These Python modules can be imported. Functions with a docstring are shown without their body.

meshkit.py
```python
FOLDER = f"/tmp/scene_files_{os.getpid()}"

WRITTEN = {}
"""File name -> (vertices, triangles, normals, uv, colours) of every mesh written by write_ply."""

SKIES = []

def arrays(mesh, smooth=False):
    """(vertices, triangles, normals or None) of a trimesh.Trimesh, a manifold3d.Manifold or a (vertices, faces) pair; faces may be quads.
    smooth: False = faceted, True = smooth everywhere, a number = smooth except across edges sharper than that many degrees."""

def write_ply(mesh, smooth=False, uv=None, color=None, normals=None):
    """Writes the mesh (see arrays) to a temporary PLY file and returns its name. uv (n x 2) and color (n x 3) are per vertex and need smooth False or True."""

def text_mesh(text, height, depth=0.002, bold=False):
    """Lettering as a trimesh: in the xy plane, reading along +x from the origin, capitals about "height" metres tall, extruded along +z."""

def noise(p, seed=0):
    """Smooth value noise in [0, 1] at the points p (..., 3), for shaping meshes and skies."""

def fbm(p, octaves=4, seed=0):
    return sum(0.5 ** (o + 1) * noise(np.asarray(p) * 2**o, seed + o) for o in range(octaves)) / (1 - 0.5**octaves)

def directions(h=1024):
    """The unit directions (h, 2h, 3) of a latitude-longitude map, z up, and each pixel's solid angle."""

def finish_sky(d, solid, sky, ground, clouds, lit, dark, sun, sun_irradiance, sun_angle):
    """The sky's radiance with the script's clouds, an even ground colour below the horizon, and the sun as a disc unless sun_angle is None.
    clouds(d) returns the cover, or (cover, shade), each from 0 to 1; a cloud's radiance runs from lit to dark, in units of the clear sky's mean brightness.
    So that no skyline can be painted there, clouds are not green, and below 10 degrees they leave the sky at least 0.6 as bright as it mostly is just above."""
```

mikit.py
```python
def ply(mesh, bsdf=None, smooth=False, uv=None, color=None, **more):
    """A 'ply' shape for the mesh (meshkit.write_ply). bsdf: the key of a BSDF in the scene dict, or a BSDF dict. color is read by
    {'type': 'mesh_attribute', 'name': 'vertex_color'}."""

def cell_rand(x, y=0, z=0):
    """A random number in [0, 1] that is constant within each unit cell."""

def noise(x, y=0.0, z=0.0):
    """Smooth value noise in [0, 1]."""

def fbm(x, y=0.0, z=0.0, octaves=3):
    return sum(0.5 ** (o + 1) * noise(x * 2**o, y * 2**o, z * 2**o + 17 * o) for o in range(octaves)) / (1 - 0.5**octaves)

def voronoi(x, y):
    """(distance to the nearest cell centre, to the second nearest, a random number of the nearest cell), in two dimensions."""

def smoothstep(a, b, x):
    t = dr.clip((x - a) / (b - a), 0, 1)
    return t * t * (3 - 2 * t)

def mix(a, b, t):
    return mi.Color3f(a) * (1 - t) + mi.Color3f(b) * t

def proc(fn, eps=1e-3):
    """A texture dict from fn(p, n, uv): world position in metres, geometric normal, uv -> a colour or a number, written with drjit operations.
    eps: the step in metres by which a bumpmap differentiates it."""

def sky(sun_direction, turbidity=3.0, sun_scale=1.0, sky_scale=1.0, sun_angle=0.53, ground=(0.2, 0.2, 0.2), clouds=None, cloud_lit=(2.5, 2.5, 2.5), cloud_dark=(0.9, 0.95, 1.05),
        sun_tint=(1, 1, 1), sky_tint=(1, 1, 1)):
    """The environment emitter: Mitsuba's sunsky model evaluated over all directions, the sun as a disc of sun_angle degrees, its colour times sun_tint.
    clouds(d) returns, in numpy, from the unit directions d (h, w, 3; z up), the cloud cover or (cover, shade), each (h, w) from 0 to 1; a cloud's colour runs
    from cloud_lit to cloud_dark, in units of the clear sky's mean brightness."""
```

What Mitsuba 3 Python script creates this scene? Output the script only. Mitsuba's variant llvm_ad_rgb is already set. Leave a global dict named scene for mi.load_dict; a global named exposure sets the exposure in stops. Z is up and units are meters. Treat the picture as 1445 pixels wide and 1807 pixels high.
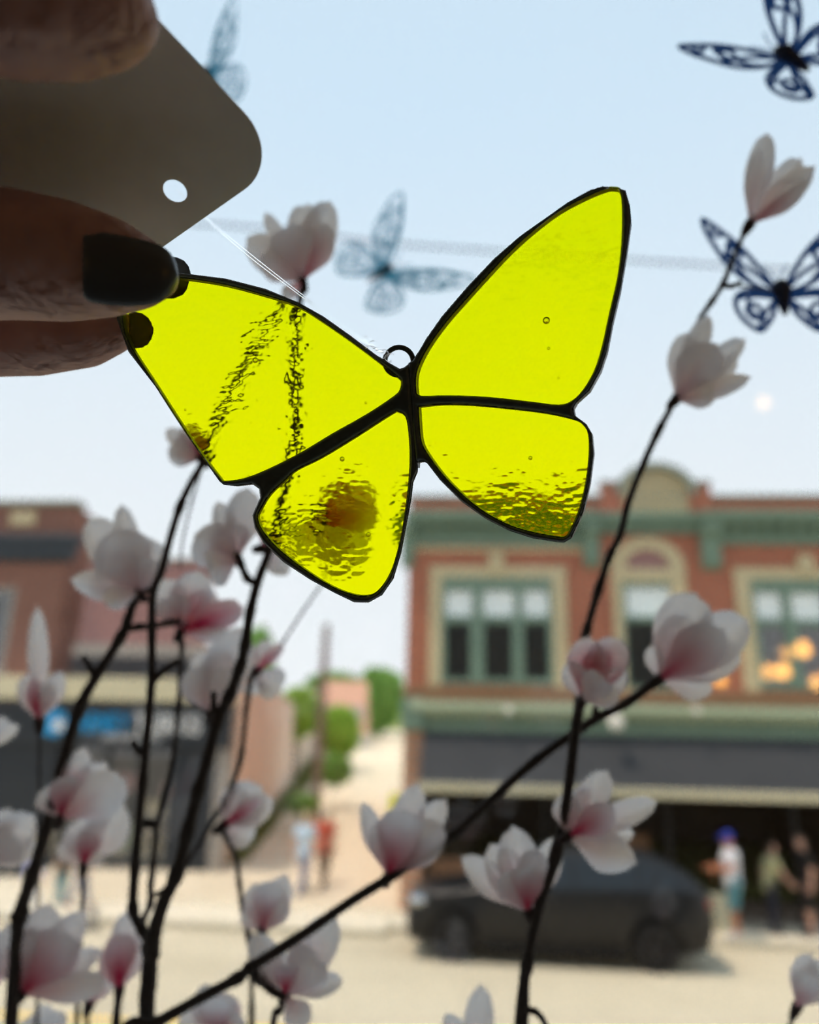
import math, random
import numpy as np, trimesh, mitsuba as mi, drjit as dr
import manifold3d as m3
from manifold3d import Manifold
from scipy.spatial import Delaunay
import shapely, shapely.affinity
from shapely.geometry import Polygon, LineString, Point, box as sbox
from shapely.ops import unary_union
import mikit, meshkit
from mikit import noise, fbm, smoothstep, mix, cell_rand

random.seed(7); rng = np.random.default_rng(7)
T = mi.ScalarTransform4f
scene, labels = {}, {}

# ------------------------------------------------------------------ camera, sky, sun, exposure
FPX, PITCH, ROLL, H = 1400.0, math.radians(17.5), math.radians(1.5), 2.8
W_PX, H_PX = 1445.0, 1807.0
CAM = np.array([0, 0, H])
FW = np.array([0, math.cos(PITCH), math.sin(PITCH)])
_R0, _U0 = np.array([1.0, 0, 0]), np.array([0, -math.sin(PITCH), math.cos(PITCH)])
RT = math.cos(ROLL) * _R0 + math.sin(ROLL) * _U0
UP = math.cos(ROLL) * _U0 - math.sin(ROLL) * _R0
FOCUS, APERTURE = 0.150, 0.00145
scene['camera'] = {'type': 'thinlens', 'fov': math.degrees(2 * math.atan(W_PX / 2 / FPX)), 'fov_axis': 'x',
                   'aperture_radius': APERTURE, 'focus_distance': FOCUS, 'near_clip': 0.01, 'far_clip': 2000.0,
                   'to_world': T().look_at(CAM.tolist(), (CAM + FW).tolist(), UP.tolist())}
exposure = 2.0
SUN = (-0.32, -0.09, 0.94)


def haze(d):
    """thin even cloud: whiter low down, bluer high up, softly mottled"""
    el = np.degrees(np.arcsin(np.clip(d[..., 2], -1, 1)))
    t = np.clip((el - 6) / 44.0, 0, 1)
    t = t * t * (3 - 2 * t)
    m = meshkit.fbm(d * 3.0, 3, 5)
    return 0.96 + 0 * t, np.clip(t + 0.25 * (m - 0.5), 0, 1)


scene['sky'] = mikit.sky(SUN, turbidity=5.0, sun_scale=0.45, sky_scale=1.0, sun_angle=2.5, ground=(0.36, 0.34, 0.30), clouds=haze,
                         cloud_lit=(1.62, 1.70, 1.74), cloud_dark=(1.20, 1.53, 1.80))


def P(x, y, d):
    """the point at depth d (metres along the optical axis) that the photograph shows at (x, y)"""
    return CAM + d * (FW + (x - W_PX / 2) / FPX * RT - (y - H_PX / 2) / FPX * UP)


def ray(x, y):
    return FW + (x - W_PX / 2) / FPX * RT - (y - H_PX / 2) / FPX * UP


def onplane(x, y, p0, n):
    d = ray(x, y)
    return CAM + d * (np.dot(np.asarray(p0) - CAM, n) / np.dot(d, n))


def ground(x, y, z=0.0):
    return onplane(x, y, (0, 0, z), (0, 0, 1.0))


# ------------------------------------------------------------------ helpers
used = {}


def numbered(name, parent=None):
    key = (parent + '__' if parent else '') + name
    n = used.get(key, 0)
    used[key] = n + 1
    return key if n == 0 else f'{key}_{n:03d}'


def thing(name, label, cat, group=None):
    key = numbered(name)
    labels[key] = {'label': label, 'category': cat}
    if group:
        labels[key]['group'] = group
    return key


def tag(key, **kw):
    labels.setdefault(key, {}).update(kw)
    return key


def put(name, mesh, bsdf, parent=None, smooth=False, **kw):
    key = numbered(name, parent)
    scene[key] = mikit.ply(mesh, bsdf, smooth=smooth, **kw)
    return key


def struct(name, mesh, bsdf, smooth=False):
    key = name
    scene[key] = mikit.ply(mesh, bsdf, smooth=smooth)
    labels[key] = {'kind': 'structure'}
    return key


def cat(*ms):
    return trimesh.util.concatenate([m for m in ms if m is not None])


def bx(x0, x1, y0, y1, z0, z1, bevel=0.0):
    if bevel > 0:
        b = bevel
        pts = []
        for s in np.ndindex(2, 2, 2):
            c = np.array([(x0, x1)[s[0]], (y0, y1)[s[1]], (z0, z1)[s[2]]])
            sg = np.array([1 if k == 0 else -1 for k in s])
            for a in range(3):
                o = sg * b
                o[a] = 0
                pts.append(c + o)
        return trimesh.convex.convex_hull(np.array(pts))
    m = trimesh.creation.box((x1 - x0, y1 - y0, z1 - z0))
    m.apply_translation(((x0 + x1) / 2, (y0 + y1) / 2, (z0 + z1) / 2))
    return m


def moved(m, M):
    m = m.copy()
    m.apply_transform(M)
    return m


def catmull(pts, n=8):
    p = np.asarray(pts, float)
    if len(p) < 3:
        return p
    p = np.vstack([2 * p[0] - p[1], p, 2 * p[-1] - p[-2]])
    out = []
    for i in range(1, len(p) - 2):
        a, b, c, d = p[i - 1:i + 3]
        for t in np.arange(n) / n:
            out.append(0.5 * ((2 * b) + (-a + c) * t + (2 * a - 5 * b + 4 * c - d) * t * t + (-a + 3 * b - 3 * c + d) * t ** 3))
    out.append(p[-2])
    return np.array(out)


def tube(points, radii, sides=10, rough=0.0, seed=0):
    p = np.asarray(points, float)
    r = np.broadcast_to(np.asarray(radii, float), (len(p),)).copy()
    if rough:
        q = np.random.default_rng(seed)
        r *= 1 + rough * (q.random(len(p)) - 0.5)
    t = np.gradient(p, axis=0)
    t /= np.linalg.norm(t, axis=1, keepdims=True) + 1e-12
    up = np.array([0.3, 0.9, 0.2])
    a = np.cross(t, up)
    a /= np.linalg.norm(a, axis=1, keepdims=True) + 1e-12
    b = np.cross(t, a)
    ang = np.arange(sides) * 2 * np.pi / sides
    v = p[:, None] + r[:, None, None] * (np.cos(ang)[None, :, None] * a[:, None] + np.sin(ang)[None, :, None] * b[:, None])
    i, j = np.meshgrid(np.arange(len(p) - 1), np.arange(sides), indexing='ij')
    q = np.stack([i * sides + j, i * sides + (j + 1) % sides, (i + 1) * sides + (j + 1) % sides, (i + 1) * sides + j], -1).reshape(-1, 4)
    v = v.reshape(-1, 3)
    n = len(v)
    v = np.vstack([v, p[0] - t[0] * r[0] * 0.5, p[-1] + t[-1] * r[-1] * 0.5])
    k = np.arange(sides)
    caps = np.vstack([np.stack([np.full(sides, n), (k + 1) % sides, k], 1),
                      np.stack([np.full(sides, n + 1), (len(p) - 1) * sides + k, (len(p) - 1) * sides + (k + 1) % sides], 1)])
    f = np.vstack([q[:, [0, 1, 2]], q[:, [0, 2, 3]], caps])
    return trimesh.Trimesh(v, f[:, ::-1], process=False)


def lathe(profile, sections=24):
    m = trimesh.creation.revolve(np.asarray(profile, float), sections=sections)
    return m


def ball(c, r, sub=2):
    m = trimesh.creation.icosphere(sub, 1.0)
    m.vertices = m.vertices * np.asarray(r) + np.asarray(c)
    return m


def blob(chains, seg=24, edge=0.004, iters=8):
    """one continuous body from chains of (point, radius): hulls of spheres, joined, refined, smoothed"""
    parts = []
    for ch in chains:
        for (a, ra), (b, rb) in zip(ch[:-1], ch[1:]):
            s = Manifold.sphere(ra, seg).translate(np.asarray(a, float).tolist()) + Manifold.sphere(rb, seg).translate(np.asarray(b, float).tolist())
            parts.append(s.hull())
    m = Manifold.batch_boolean(parts, m3.OpType.Add).refine_to_length(edge)
    q = m.to_mesh()
    t = trimesh.Trimesh(q.vert_properties[:, :3], q.tri_verts, process=True)
    trimesh.smoothing.filter_taubin(t, iterations=iters)
    return t


def extrude(poly, z0, z1):
    """shapely polygon(s) in xy extruded from z0 to z1"""
    gs = [g for g in getattr(poly, 'geoms', [poly]) if g.geom_type == 'Polygon' and g.area > 1e-12]
    ms = []
    for g in gs:
        m = trimesh.creation.extrude_polygon(g, z1 - z0, engine='earcut')
        m.apply_translation((0, 0, z0))
        ms.append(m)
    return cat(*ms)


# ------------------------------------------------------------------ materials
def rgb(*c):
    return {'type': 'rgb', 'value': [float(v) for v in c]}


def plastic(name, color, rough=0.5, spec=0.5, metallic=0.0, **kw):
    scene[name] = {'type': 'twosided', 'bsdf': {'type': 'principled', 'base_color': color if isinstance(color, dict) else rgb(*color), 'roughness': rough,
                                              'specular': spec, 'metallic': metallic, **kw}}
    return name


def mottled(c0, c1, s, seed=0.0, octaves=4):
    return mikit.proc(lambda p, n, uv: mix(c0, c1, fbm(p.x * s + seed, p.y * s, p.z * s, octaves)))


def bumped(name, color, rough, bump_fn, scale, spec=0.5, eps=1e-3, **kw):
    scene[name] = {'type': 'twosided', 'bsdf': {'type': 'bumpmap', 'arbitrary': mikit.proc(bump_fn, eps), 'scale': scale,
                   'bsdf': {'type': 'principled', 'base_color': color, 'roughness': rough, 'specular': spec, **kw}}}
    return name


plastic('m_grey_paint', (0.13, 0.15, 0.155), 0.8, 0.2)
# near things
scene['m_glass_yellow'] = {'type': 'dielectric', 'int_ior': 1.40, 'ext_ior': 1.0, 'specular_transmittance': rgb(1.0, 1.0, 0.012)}
scene['m_bubble'] = {'type': 'dielectric', 'int_ior': 1.0, 'ext_ior': 1.40}
scene['m_nylon'] = {'type': 'dielectric', 'int_ior': 1.5, 'ext_ior': 1.0}
scene['m_pane'] = {'type': 'thindielectric', 'int_ior': 1.5}
plastic('m_solder', mottled((0.022, 0.034, 0.027), (0.058, 0.078, 0.066), 900.0), 0.34, 0.6)
bumped('m_skin', mikit.proc(lambda p, n, uv: mix((0.34, 0.17, 0.14), (0.54, 0.32, 0.26), fbm(p.x * 130, p.y * 130, p.z * 130, 4))), 0.48,
       lambda p, n, uv: fbm(p.x * 520, p.y * 400, p.z * 200, 4), 0.0018, 0.5, eps=2e-4)
plastic('m_nail', (0.045, 0.052, 0.056), 0.34, 0.5, clearcoat=0.25, clearcoat_gloss=0.8)
plastic('m_card', mottled((0.70, 0.68, 0.64), (0.76, 0.74, 0.71), 300.0), 0.6, 0.3)
plastic('m_stem', mottled((0.010, 0.009, 0.007), (0.050, 0.036, 0.026), 700.0), 0.7, 0.3)
plastic('m_bud', (0.035, 0.022, 0.018), 0.7, 0.3)
scene['m_petal'] = {'type': 'principledthin', 'base_color': {'type': 'mesh_attribute', 'name': 'vertex_color'}, 'roughness': 0.6, 'diff_trans': 1.05, 'spec_trans': 0.0, 'eta': 1.4}
scene['m_foil'] = {'type': 'principledthin', 'base_color': rgb(0.14, 0.30, 0.58), 'roughness': 0.5, 'diff_trans': 1.3, 'eta': 1.4}
scene['m_foil_fine'] = {'type': 'principledthin', 'base_color': rgb(0.26, 0.58, 0.74), 'roughness': 0.5, 'diff_trans': 1.7, 'eta': 1.4}
plastic('m_foil_body', (0.010, 0.022, 0.060), 0.4, 0.5)
# room
plastic('m_wall_in', mottled((0.66, 0.645, 0.61), (0.72, 0.705, 0.67), 4.0), 0.8, 0.2)
plastic('m_floor_in', mottled((0.24, 0.19, 0.15), (0.33, 0.27, 0.22), 5.0), 0.5, 0.4)
plastic('m_sill', (0.72, 0.70, 0.66), 0.6, 0.3)
plastic('m_cord', (0.02, 0.02, 0.02), 0.5)
plastic('m_brass', (0.55, 0.40, 0.18), 0.35, 0.5, 0.9)
# street
def road_color(p, n, uv):
    t = fbm(p.x * 0.8, p.y * 0.8, 0, 4)
    g = noise(p.x * 60, p.y * 60, 0)
    return mix((0.45, 0.395, 0.29), (0.55, 0.49, 0.37), t) * (0.9 + 0.2 * g)
plastic('m_road', mikit.proc(road_color), 0.85, 0.2)
plastic('m_walk', mikit.proc(lambda p, n, uv: mix((0.56, 0.50, 0.39), (0.66, 0.60, 0.48), fbm(p.x * 1.5, p.y * 1.5, 0, 4))), 0.85, 0.2)
plastic('m_alley', mikit.proc(lambda p, n, uv: mix((0.54, 0.46, 0.34), (0.64, 0.56, 0.43), fbm(p.x * 0.9, p.y * 0.9, 3, 4))), 0.9, 0.2)
plastic('m_sign_yellow', (0.72, 0.70, 0.03), 0.5, 0.3)
plastic('m_yellow_paint', mottled((0.80, 0.52, 0.08), (0.86, 0.60, 0.14), 8.0), 0.7, 0.3)


def brick_fn(c0, c1, mortar, ax, bw=0.215, bh=0.075):
    def fn(p, n, uv):
        u = p.x * ax[0] + p.y * ax[1]
        row = dr.floor(p.z / bh)
        uu = u / bw + 0.5 * (row - 2 * dr.floor(row / 2))
        fu, fz = uu - dr.floor(uu), p.z / bh - row
        joint = dr.maximum(smoothstep(0.93, 0.97, fu), smoothstep(0.84, 0.9, fz))
        c = mix(c0, c1, cell_rand(dr.floor(uu), row, 3) * 0.6 + 0.4 * fbm(p.x * 2, p.y * 2, p.z * 2, 3))
        return mix(c, mortar, joint)
    return mikit.proc(fn)


YAW = math.radians(5.0)
E_ = np.array([math.cos(YAW), -math.sin(YAW), 0.0])       # along the facades, to the right
N_ = np.array([-math.sin(YAW), -math.cos(YAW), 0.0])      # out of the facades, towards the street
plastic('m_brick', brick_fn((0.36, 0.105, 0.060), (0.47, 0.155, 0.085), (0.42, 0.30, 0.24), E_), 0.85, 0.2)
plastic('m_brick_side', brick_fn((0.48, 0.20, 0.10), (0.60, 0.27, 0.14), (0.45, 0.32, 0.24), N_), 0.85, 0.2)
plastic('m_brick_dark', brick_fn((0.20, 0.088, 0.066), (0.27, 0.12, 0.088), (0.26, 0.20, 0.17), E_), 0.85, 0.2)
plastic('m_brick_pink', brick_fn((0.30, 0.145, 0.14), (0.36, 0.185, 0.175), (0.33, 0.25, 0.24), E_), 0.85, 0.2)
plastic('m_cream', mottled((0.55, 0.45, 0.27), (0.63, 0.53, 0.34), 2.0), 0.8, 0.2)
plastic('m_tan', mottled((0.44, 0.36, 0.21), (0.52, 0.43, 0.27), 2.0), 0.8, 0.2)
plastic('m_green', mottled((0.155, 0.235, 0.175), (0.20, 0.29, 0.22), 3.0), 0.6, 0.3)
plastic('m_green_pale', mottled((0.40, 0.47, 0.32), (0.47, 0.53, 0.37), 3.0), 0.6, 0.3)
plastic('m_coping', (0.26, 0.30, 0.25), 0.7, 0.3)
plastic('m_sill_brown', mottled((0.24, 0.13, 0.075), (0.30, 0.17, 0.10), 3.0), 0.8, 0.2)
plastic('m_awning', mottled((0.038, 0.042, 0.048), (0.062, 0.065, 0.072), 1.2), 0.9, 0.2)
plastic('m_valance', mottled((0.60, 0.54, 0.36), (0.68, 0.62, 0.44), 1.5), 0.8, 0.2)
plastic('m_blind', (0.86, 0.92, 0.90), 0.7, 0.3)
plastic('m_dark', (0.012, 0.014, 0.015), 0.5, 0.3)
plastic('m_dark_blue', (0.022, 0.027, 0.034), 0.5, 0.3)
plastic('m_cornice_blue', (0.045, 0.058, 0.075), 0.6, 0.3)
plastic('m_grey_stone', mottled((0.32, 0.29, 0.26), (0.40, 0.36, 0.32), 2.0), 0.85, 0.2)
plastic('m_stucco', mottled((0.60, 0.48, 0.40), (0.69, 0.56, 0.47), 1.0), 0.9, 0.2)
plastic('m_stucco_pale', mottled((0.52, 0.46, 0.40), (0.60, 0.53, 0.47), 1.0), 0.9, 0.2)
plastic('m_plaster', mottled((0.44, 0.43, 0.40), (0.50, 0.49, 0.46), 2.0), 0.8, 0.2)
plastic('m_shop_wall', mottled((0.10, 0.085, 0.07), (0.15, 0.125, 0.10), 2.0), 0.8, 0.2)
plastic('m_blue_sign', (0.01, 0.30, 0.62), 0.5, 0.3)
plastic('m_white', (0.80, 0.80, 0.80), 0.5, 0.3)
plastic('m_grass', mottled((0.12, 0.16, 0.05), (0.26, 0.28, 0.09), 3.0), 0.9, 0.2)
for nm, a, b in (('m_leaf_bright', (0.30, 0.50, 0.06), (0.52, 0.68, 0.14)), ('m_leaf_mid', (0.20, 0.42, 0.09), (0.38, 0.58, 0.18))):
    scene[nm] = {'type': 'principledthin', 'base_color': mottled(a, b, 1.5), 'roughness': 0.6, 'diff_trans': 0.8, 'eta': 1.4}
plastic('m_bark', (0.10, 0.08, 0.06), 0.9, 0.2)
plastic('m_pole', mottled((0.22, 0.17, 0.14), (0.30, 0.24, 0.20), 3.0), 0.9, 0.2)
plastic('m_roof_pink', mottled((0.62, 0.34, 0.24), (0.70, 0.42, 0.30), 2.0), 0.85, 0.2)
plastic('m_cable', (0.03, 0.04, 0.04), 0.6)
# car
plastic('m_car', (0.006, 0.007, 0.009), 0.28, 0.35, clearcoat=0.25, clearcoat_gloss=0.9)
plastic('m_car_glass', (0.012, 0.018, 0.024), 0.08, 0.4)
plastic('m_tyre', (0.014, 0.014, 0.014), 0.8, 0.2)
plastic('m_rim', (0.04, 0.04, 0.045), 0.4, 0.4, 0.5)
plastic('m_chrome', (0.80, 0.80, 0.80), 0.08, 0.5, 1.0)
plastic('m_lamp_red', (0.30, 0.01, 0.01), 0.15, 0.6)
# people
for nm, c in dict(skin_tan=(0.50, 0.20, 0.11), skin_pale=(0.62, 0.36, 0.27), white_cloth=(0.80, 0.80, 0.84), pale_blue_cloth=(0.55, 0.68, 0.80), red_cloth=(0.52, 0.10, 0.06),
                  olive_cloth=(0.50, 0.48, 0.27), navy_cloth=(0.020, 0.024, 0.040), slate_cloth=(0.20, 0.21, 0.30), teal_cloth=(0.12, 0.30, 0.34), black_cloth=(0.015, 0.015, 0.016),
                  cap_blue=(0.03, 0.06, 0.42), hair_blond=(0.62, 0.52, 0.34), hair_dark=(0.05, 0.035, 0.025), hair_grey=(0.48, 0.44, 0.36), lavender_cloth=(0.52, 0.52, 0.78), shoe_pale=(0.7, 0.66, 0.64),
                  brown_cloth=(0.16, 0.11, 0.07)).items():
    plastic('m_' + nm, c, 0.85, 0.2)
scene['m_globe'] = {'type': 'twosided', 'bsdf': {'type': 'principled', 'base_color': rgb(0.85, 0.82, 0.74), 'roughness': 0.1, 'specular': 0.6, 'clearcoat': 1.0}}

# ------------------------------------------------------------------ the room behind the window and the window
Y_PANE = 0.40
FLOOR_IN, CEIL_IN, SILL = H - 1.5, H + 1.9, H - 0.175
struct('floor', bx(-2.6, 2.6, -4.6, 0.46, FLOOR_IN - 0.15, FLOOR_IN), 'm_floor_in')
struct('ceiling', bx(-2.6, 2.6, -4.6, 0.46, CEIL_IN, CEIL_IN + 0.15), 'm_wall_in')
struct('wall_back', bx(-2.6, 2.6, -4.75, -4.6, FLOOR_IN - 0.15, CEIL_IN + 0.15), 'm_wall_in')
struct('wall_left', bx(-2.75, -2.6, -4.75, 0.46, FLOOR_IN - 0.15, CEIL_IN + 0.15), 'm_wall_in')
struct('wall_right', bx(2.6, 2.75, -4.75, 0.46, FLOOR_IN - 0.15, CEIL_IN + 0.15), 'm_wall_in')
OPX0, OPX1, OPZ0, OPZ1 = -1.5, 1.5, SILL, H + 1.5
struct('wall_front', cat(bx(-2.75, OPX0, 0.36, 0.46, 0.0, CEIL_IN + 0.15), bx(OPX1, 2.75, 0.36, 0.46, 0.0, CEIL_IN + 0.15),
                         bx(OPX0, OPX1, 0.36, 0.46, OPZ1, CEIL_IN + 0.15), bx(OPX0, OPX1, 0.36, 0.46, 0.0, OPZ0 - 0.03)), 'm_wall_in')
struct('own_facade', cat(bx(-9, 9, 0.36, 0.46, CEIL_IN + 0.15, 8.6), bx(-9, -2.75, 0.36, 0.46, 0, CEIL_IN + 0.15), bx(2.75, 9, 0.36, 0.46, 0, CEIL_IN + 0.15)), 'm_grey_paint')
struct('trim_1', bx(OPX0 - 0.04, OPX1 + 0.04, 0.10, 0.46, SILL - 0.03, SILL, 0.004), 'm_sill')
struct('window_1', trimesh.Trimesh([[OPX0, Y_PANE, OPZ0], [OPX1, Y_PANE, OPZ0], [OPX1, Y_PANE, OPZ1], [OPX0, Y_PANE, OPZ1]], [[0, 1, 2], [0, 2, 3]], process=False), 'm_pane')

# warm bulbs inside the shop, seen only as reflections in the window pane
LAMPS = [(1417, 1147, 3.0, 5.0, 0.030), (1385, 1156, 3.1, 2.6, 0.026), (1356, 1187, 3.2, 3.4, 0.028), (1381, 1186, 3.05, 5.0, 0.030),
         (1271, 1200, 3.3, 3.6, 0.028), (1441, 1205, 3.15, 3.6, 0.027), (1347, 712, 3.4, 1.6, 0.026)]
for k, (px, py, dist, power, rad) in enumerate(LAMPS):
    v = P(px, py, dist)
    c = np.array([v[0], 2 * Y_PANE - v[1], v[2]])
    t = thing('pendant_bulb', ['warm bulb whose glow is reflected uppermost in the upper right brick building window', 'warm bulb whose dim glow is reflected left of the uppermost one', 'warm bulb reflected leftmost of the pair in the right brick building window',
                               'warm bulb reflected rightmost of the pair in the right brick building window', 'warm bulb whose glow is reflected on the brick wall under the large pink blossom',
                               'warm bulb whose glow is reflected at the right edge beside the brick window', 'faint warm bulb reflected against the sky right of the grey-pink blossom'][k], 'light bulb', 'warm bulbs reflected in the window')
    bl = lathe([(0, -1.0), (0.55, -0.85), (0.95, -0.3), (1.0, 0.1), (0.75, 0.75), (0.4, 1.2), (0, 1.25)], 16)
    bl.vertices = bl.vertices * rad + c
    bl.fix_normals()
    key = put('bulb', bl, 'm_white', t, smooth=True)
    scene[key]['emitter'] = {'type': 'area', 'radiance': rgb(power, power * 0.46, power * 0.08)}
    so = lathe([(0, 1.1), (0.45, 1.1), (0.5, 1.3), (0.5, 2.0), (0.2, 2.3), (0, 2.3)], 16)
    so.vertices = so.vertices * rad + c
    put('socket', so, 'm_brass', t, smooth=40)
    put('cord', tube([c + [0, 0, rad * 2.2], [c[0], c[1], CEIL_IN]], 0.002, 6), 'm_cord', t, smooth=True)

# ------------------------------------------------------------------ street
def quad(pts):
    return trimesh.Trimesh(np.array(pts, float), [[0, 1, 2], [0, 2, 3]], process=False)


struct('road', bx(-60, 60, 2.6, 70, -0.3, 0.0), 'm_road')
struct('near_pavement', bx(-60, 60, 0.5, 2.6, -0.3, 0.12), 'm_walk')
O_R = onplane(705, 1605, (0, 0, 0.12), (0, 0, 1.0))      # foot of the right building's alley corner
O_L = onplane(388, 1560, (0, 0, 0.12), (0, 0, 1.0))      # foot of the left shop's alley corner
CURB_R, CURB_L = 1.55, 4.2


def F(o, u, w, z):
    """a point in facade coordinates: u along the facade, w out of it, z up"""
    q = o + u * E_ + w * N_
    return np.array([q[0], q[1], z])


def fbox(o, u0, u1, w0, w1, z0, z1, bevel=0.0):
    m = bx(u0, u1, w0, w1, z0, z1, bevel)
    M = np.eye(4)
    M[:3, 0], M[:3, 1], M[:3, 2], M[:3, 3] = E_, N_, (0, 0, 1), (o[0], o[1], 0)
    m.apply_transform(M)
    m.invert()      # E, N, up are left-handed
    return m


def fpx(o, x, y, w=0.0):
    """facade coordinates (u, z) of the photograph's point (x, y) on the plane w metres out of the facade"""
    q = onplane(x, y, o + w * N_, N_)
    return np.dot(q - o, E_), q[2]


def frect(o, x0, x1, y0, y1, w=0.0):
    ym, xm = (y0 + y1) / 2, (x0 + x1) / 2
    return fpx(o, x0, ym, w)[0], fpx(o, x1, ym, w)[0], fpx(o, xm, y1, w)[1], fpx(o, xm, y0, w)[1]


def fextrude(o, poly, w0, w1):
    m = extrude(poly, w0, w1)
    v = m.vertices.copy()
    m.vertices = o * [1, 1, 0] + v[:, :1] * E_ + v[:, 2:] * N_ + v[:, 1:2] * [0, 0, 1]
    m.fix_normals()
    return m


struct('pavement_right', cat(fbox(O_R, -0.05, 40, -2.0, CURB_R, 0.0, 0.12, 0.02)), 'm_walk')
struct('pavement_left', cat(fbox(O_L, -40, np.dot(O_R - O_L, E_) - 0.06, -2.0, CURB_L, 0.0, 0.12, 0.02)), 'm_walk')
# kerb stones
yl = ground(28, 1792), ground(200, 1801)
d_ = (yl[1] - yl[0]) / np.linalg.norm(yl[1] - yl[0])
n_ = np.array([-d_[1], d_[0], 0])
k = numbered('road_line')
a_, b_ = yl[0] - d_ * 8, yl[1] + d_ * 9
scene[k] = mikit.ply(trimesh.Trimesh([a_ - n_ * 0.07 + [0, 0, .004], b_ - n_ * 0.07 + [0, 0, .004], b_ + n_ * 0.07 + [0, 0, .004], a_ + n_ * 0.07 + [0, 0, .004],
                                      a_ - n_ * 0.07, b_ - n_ * 0.07, b_ + n_ * 0.07, a_ + n_ * 0.07],
                                     [[0, 1, 2], [0, 2, 3], [4, 6, 5], [4, 7, 6], [0, 5, 1], [0, 4, 5], [3, 2, 6], [3, 6, 7]], process=False), 'm_yellow_paint')
tag(k, kind='structure')

# the alley climbs away between the two buildings
A0L, A0R = F(O_L, 0.0, 0.3, 0.121), F(O_R, 0.0, 0.3, 0.121)
back = -N_
zf, far = onplane(690, 1290, F(O_R, 0, -55, 0), N_)[2], 55.0


def alley_pt(px, py):
    """on the alley's slope"""
    slope = (zf - 0.12) / far
    n = np.array([0, 0, 1.0]) - slope * back
    return onplane(px, py, A0R, n / np.linalg.norm(n))


gx0, gx1 = -3.4, 14
rows = []
for s in (0, 6, 12, 20, 30, 42, far):
    zz = 0.125 + (zf - 0.12) * s / far
    q0, q1 = A0R + back * s + E_ * -7.5 * (1 + s / 30), A0R + back * s + E_ * (0.6 + s / 8)
    rows += [[q0[0], q0[1], zz], [q1[0], q1[1], zz]]
nf = []
for i in range(0, len(rows) - 2, 2):
    nf += [[i, i + 1, i + 3], [i, i + 3, i + 2]]
struct('alley_road', trimesh.Trimesh(np.array(rows), nf, process=False), 'm_alley')


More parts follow.
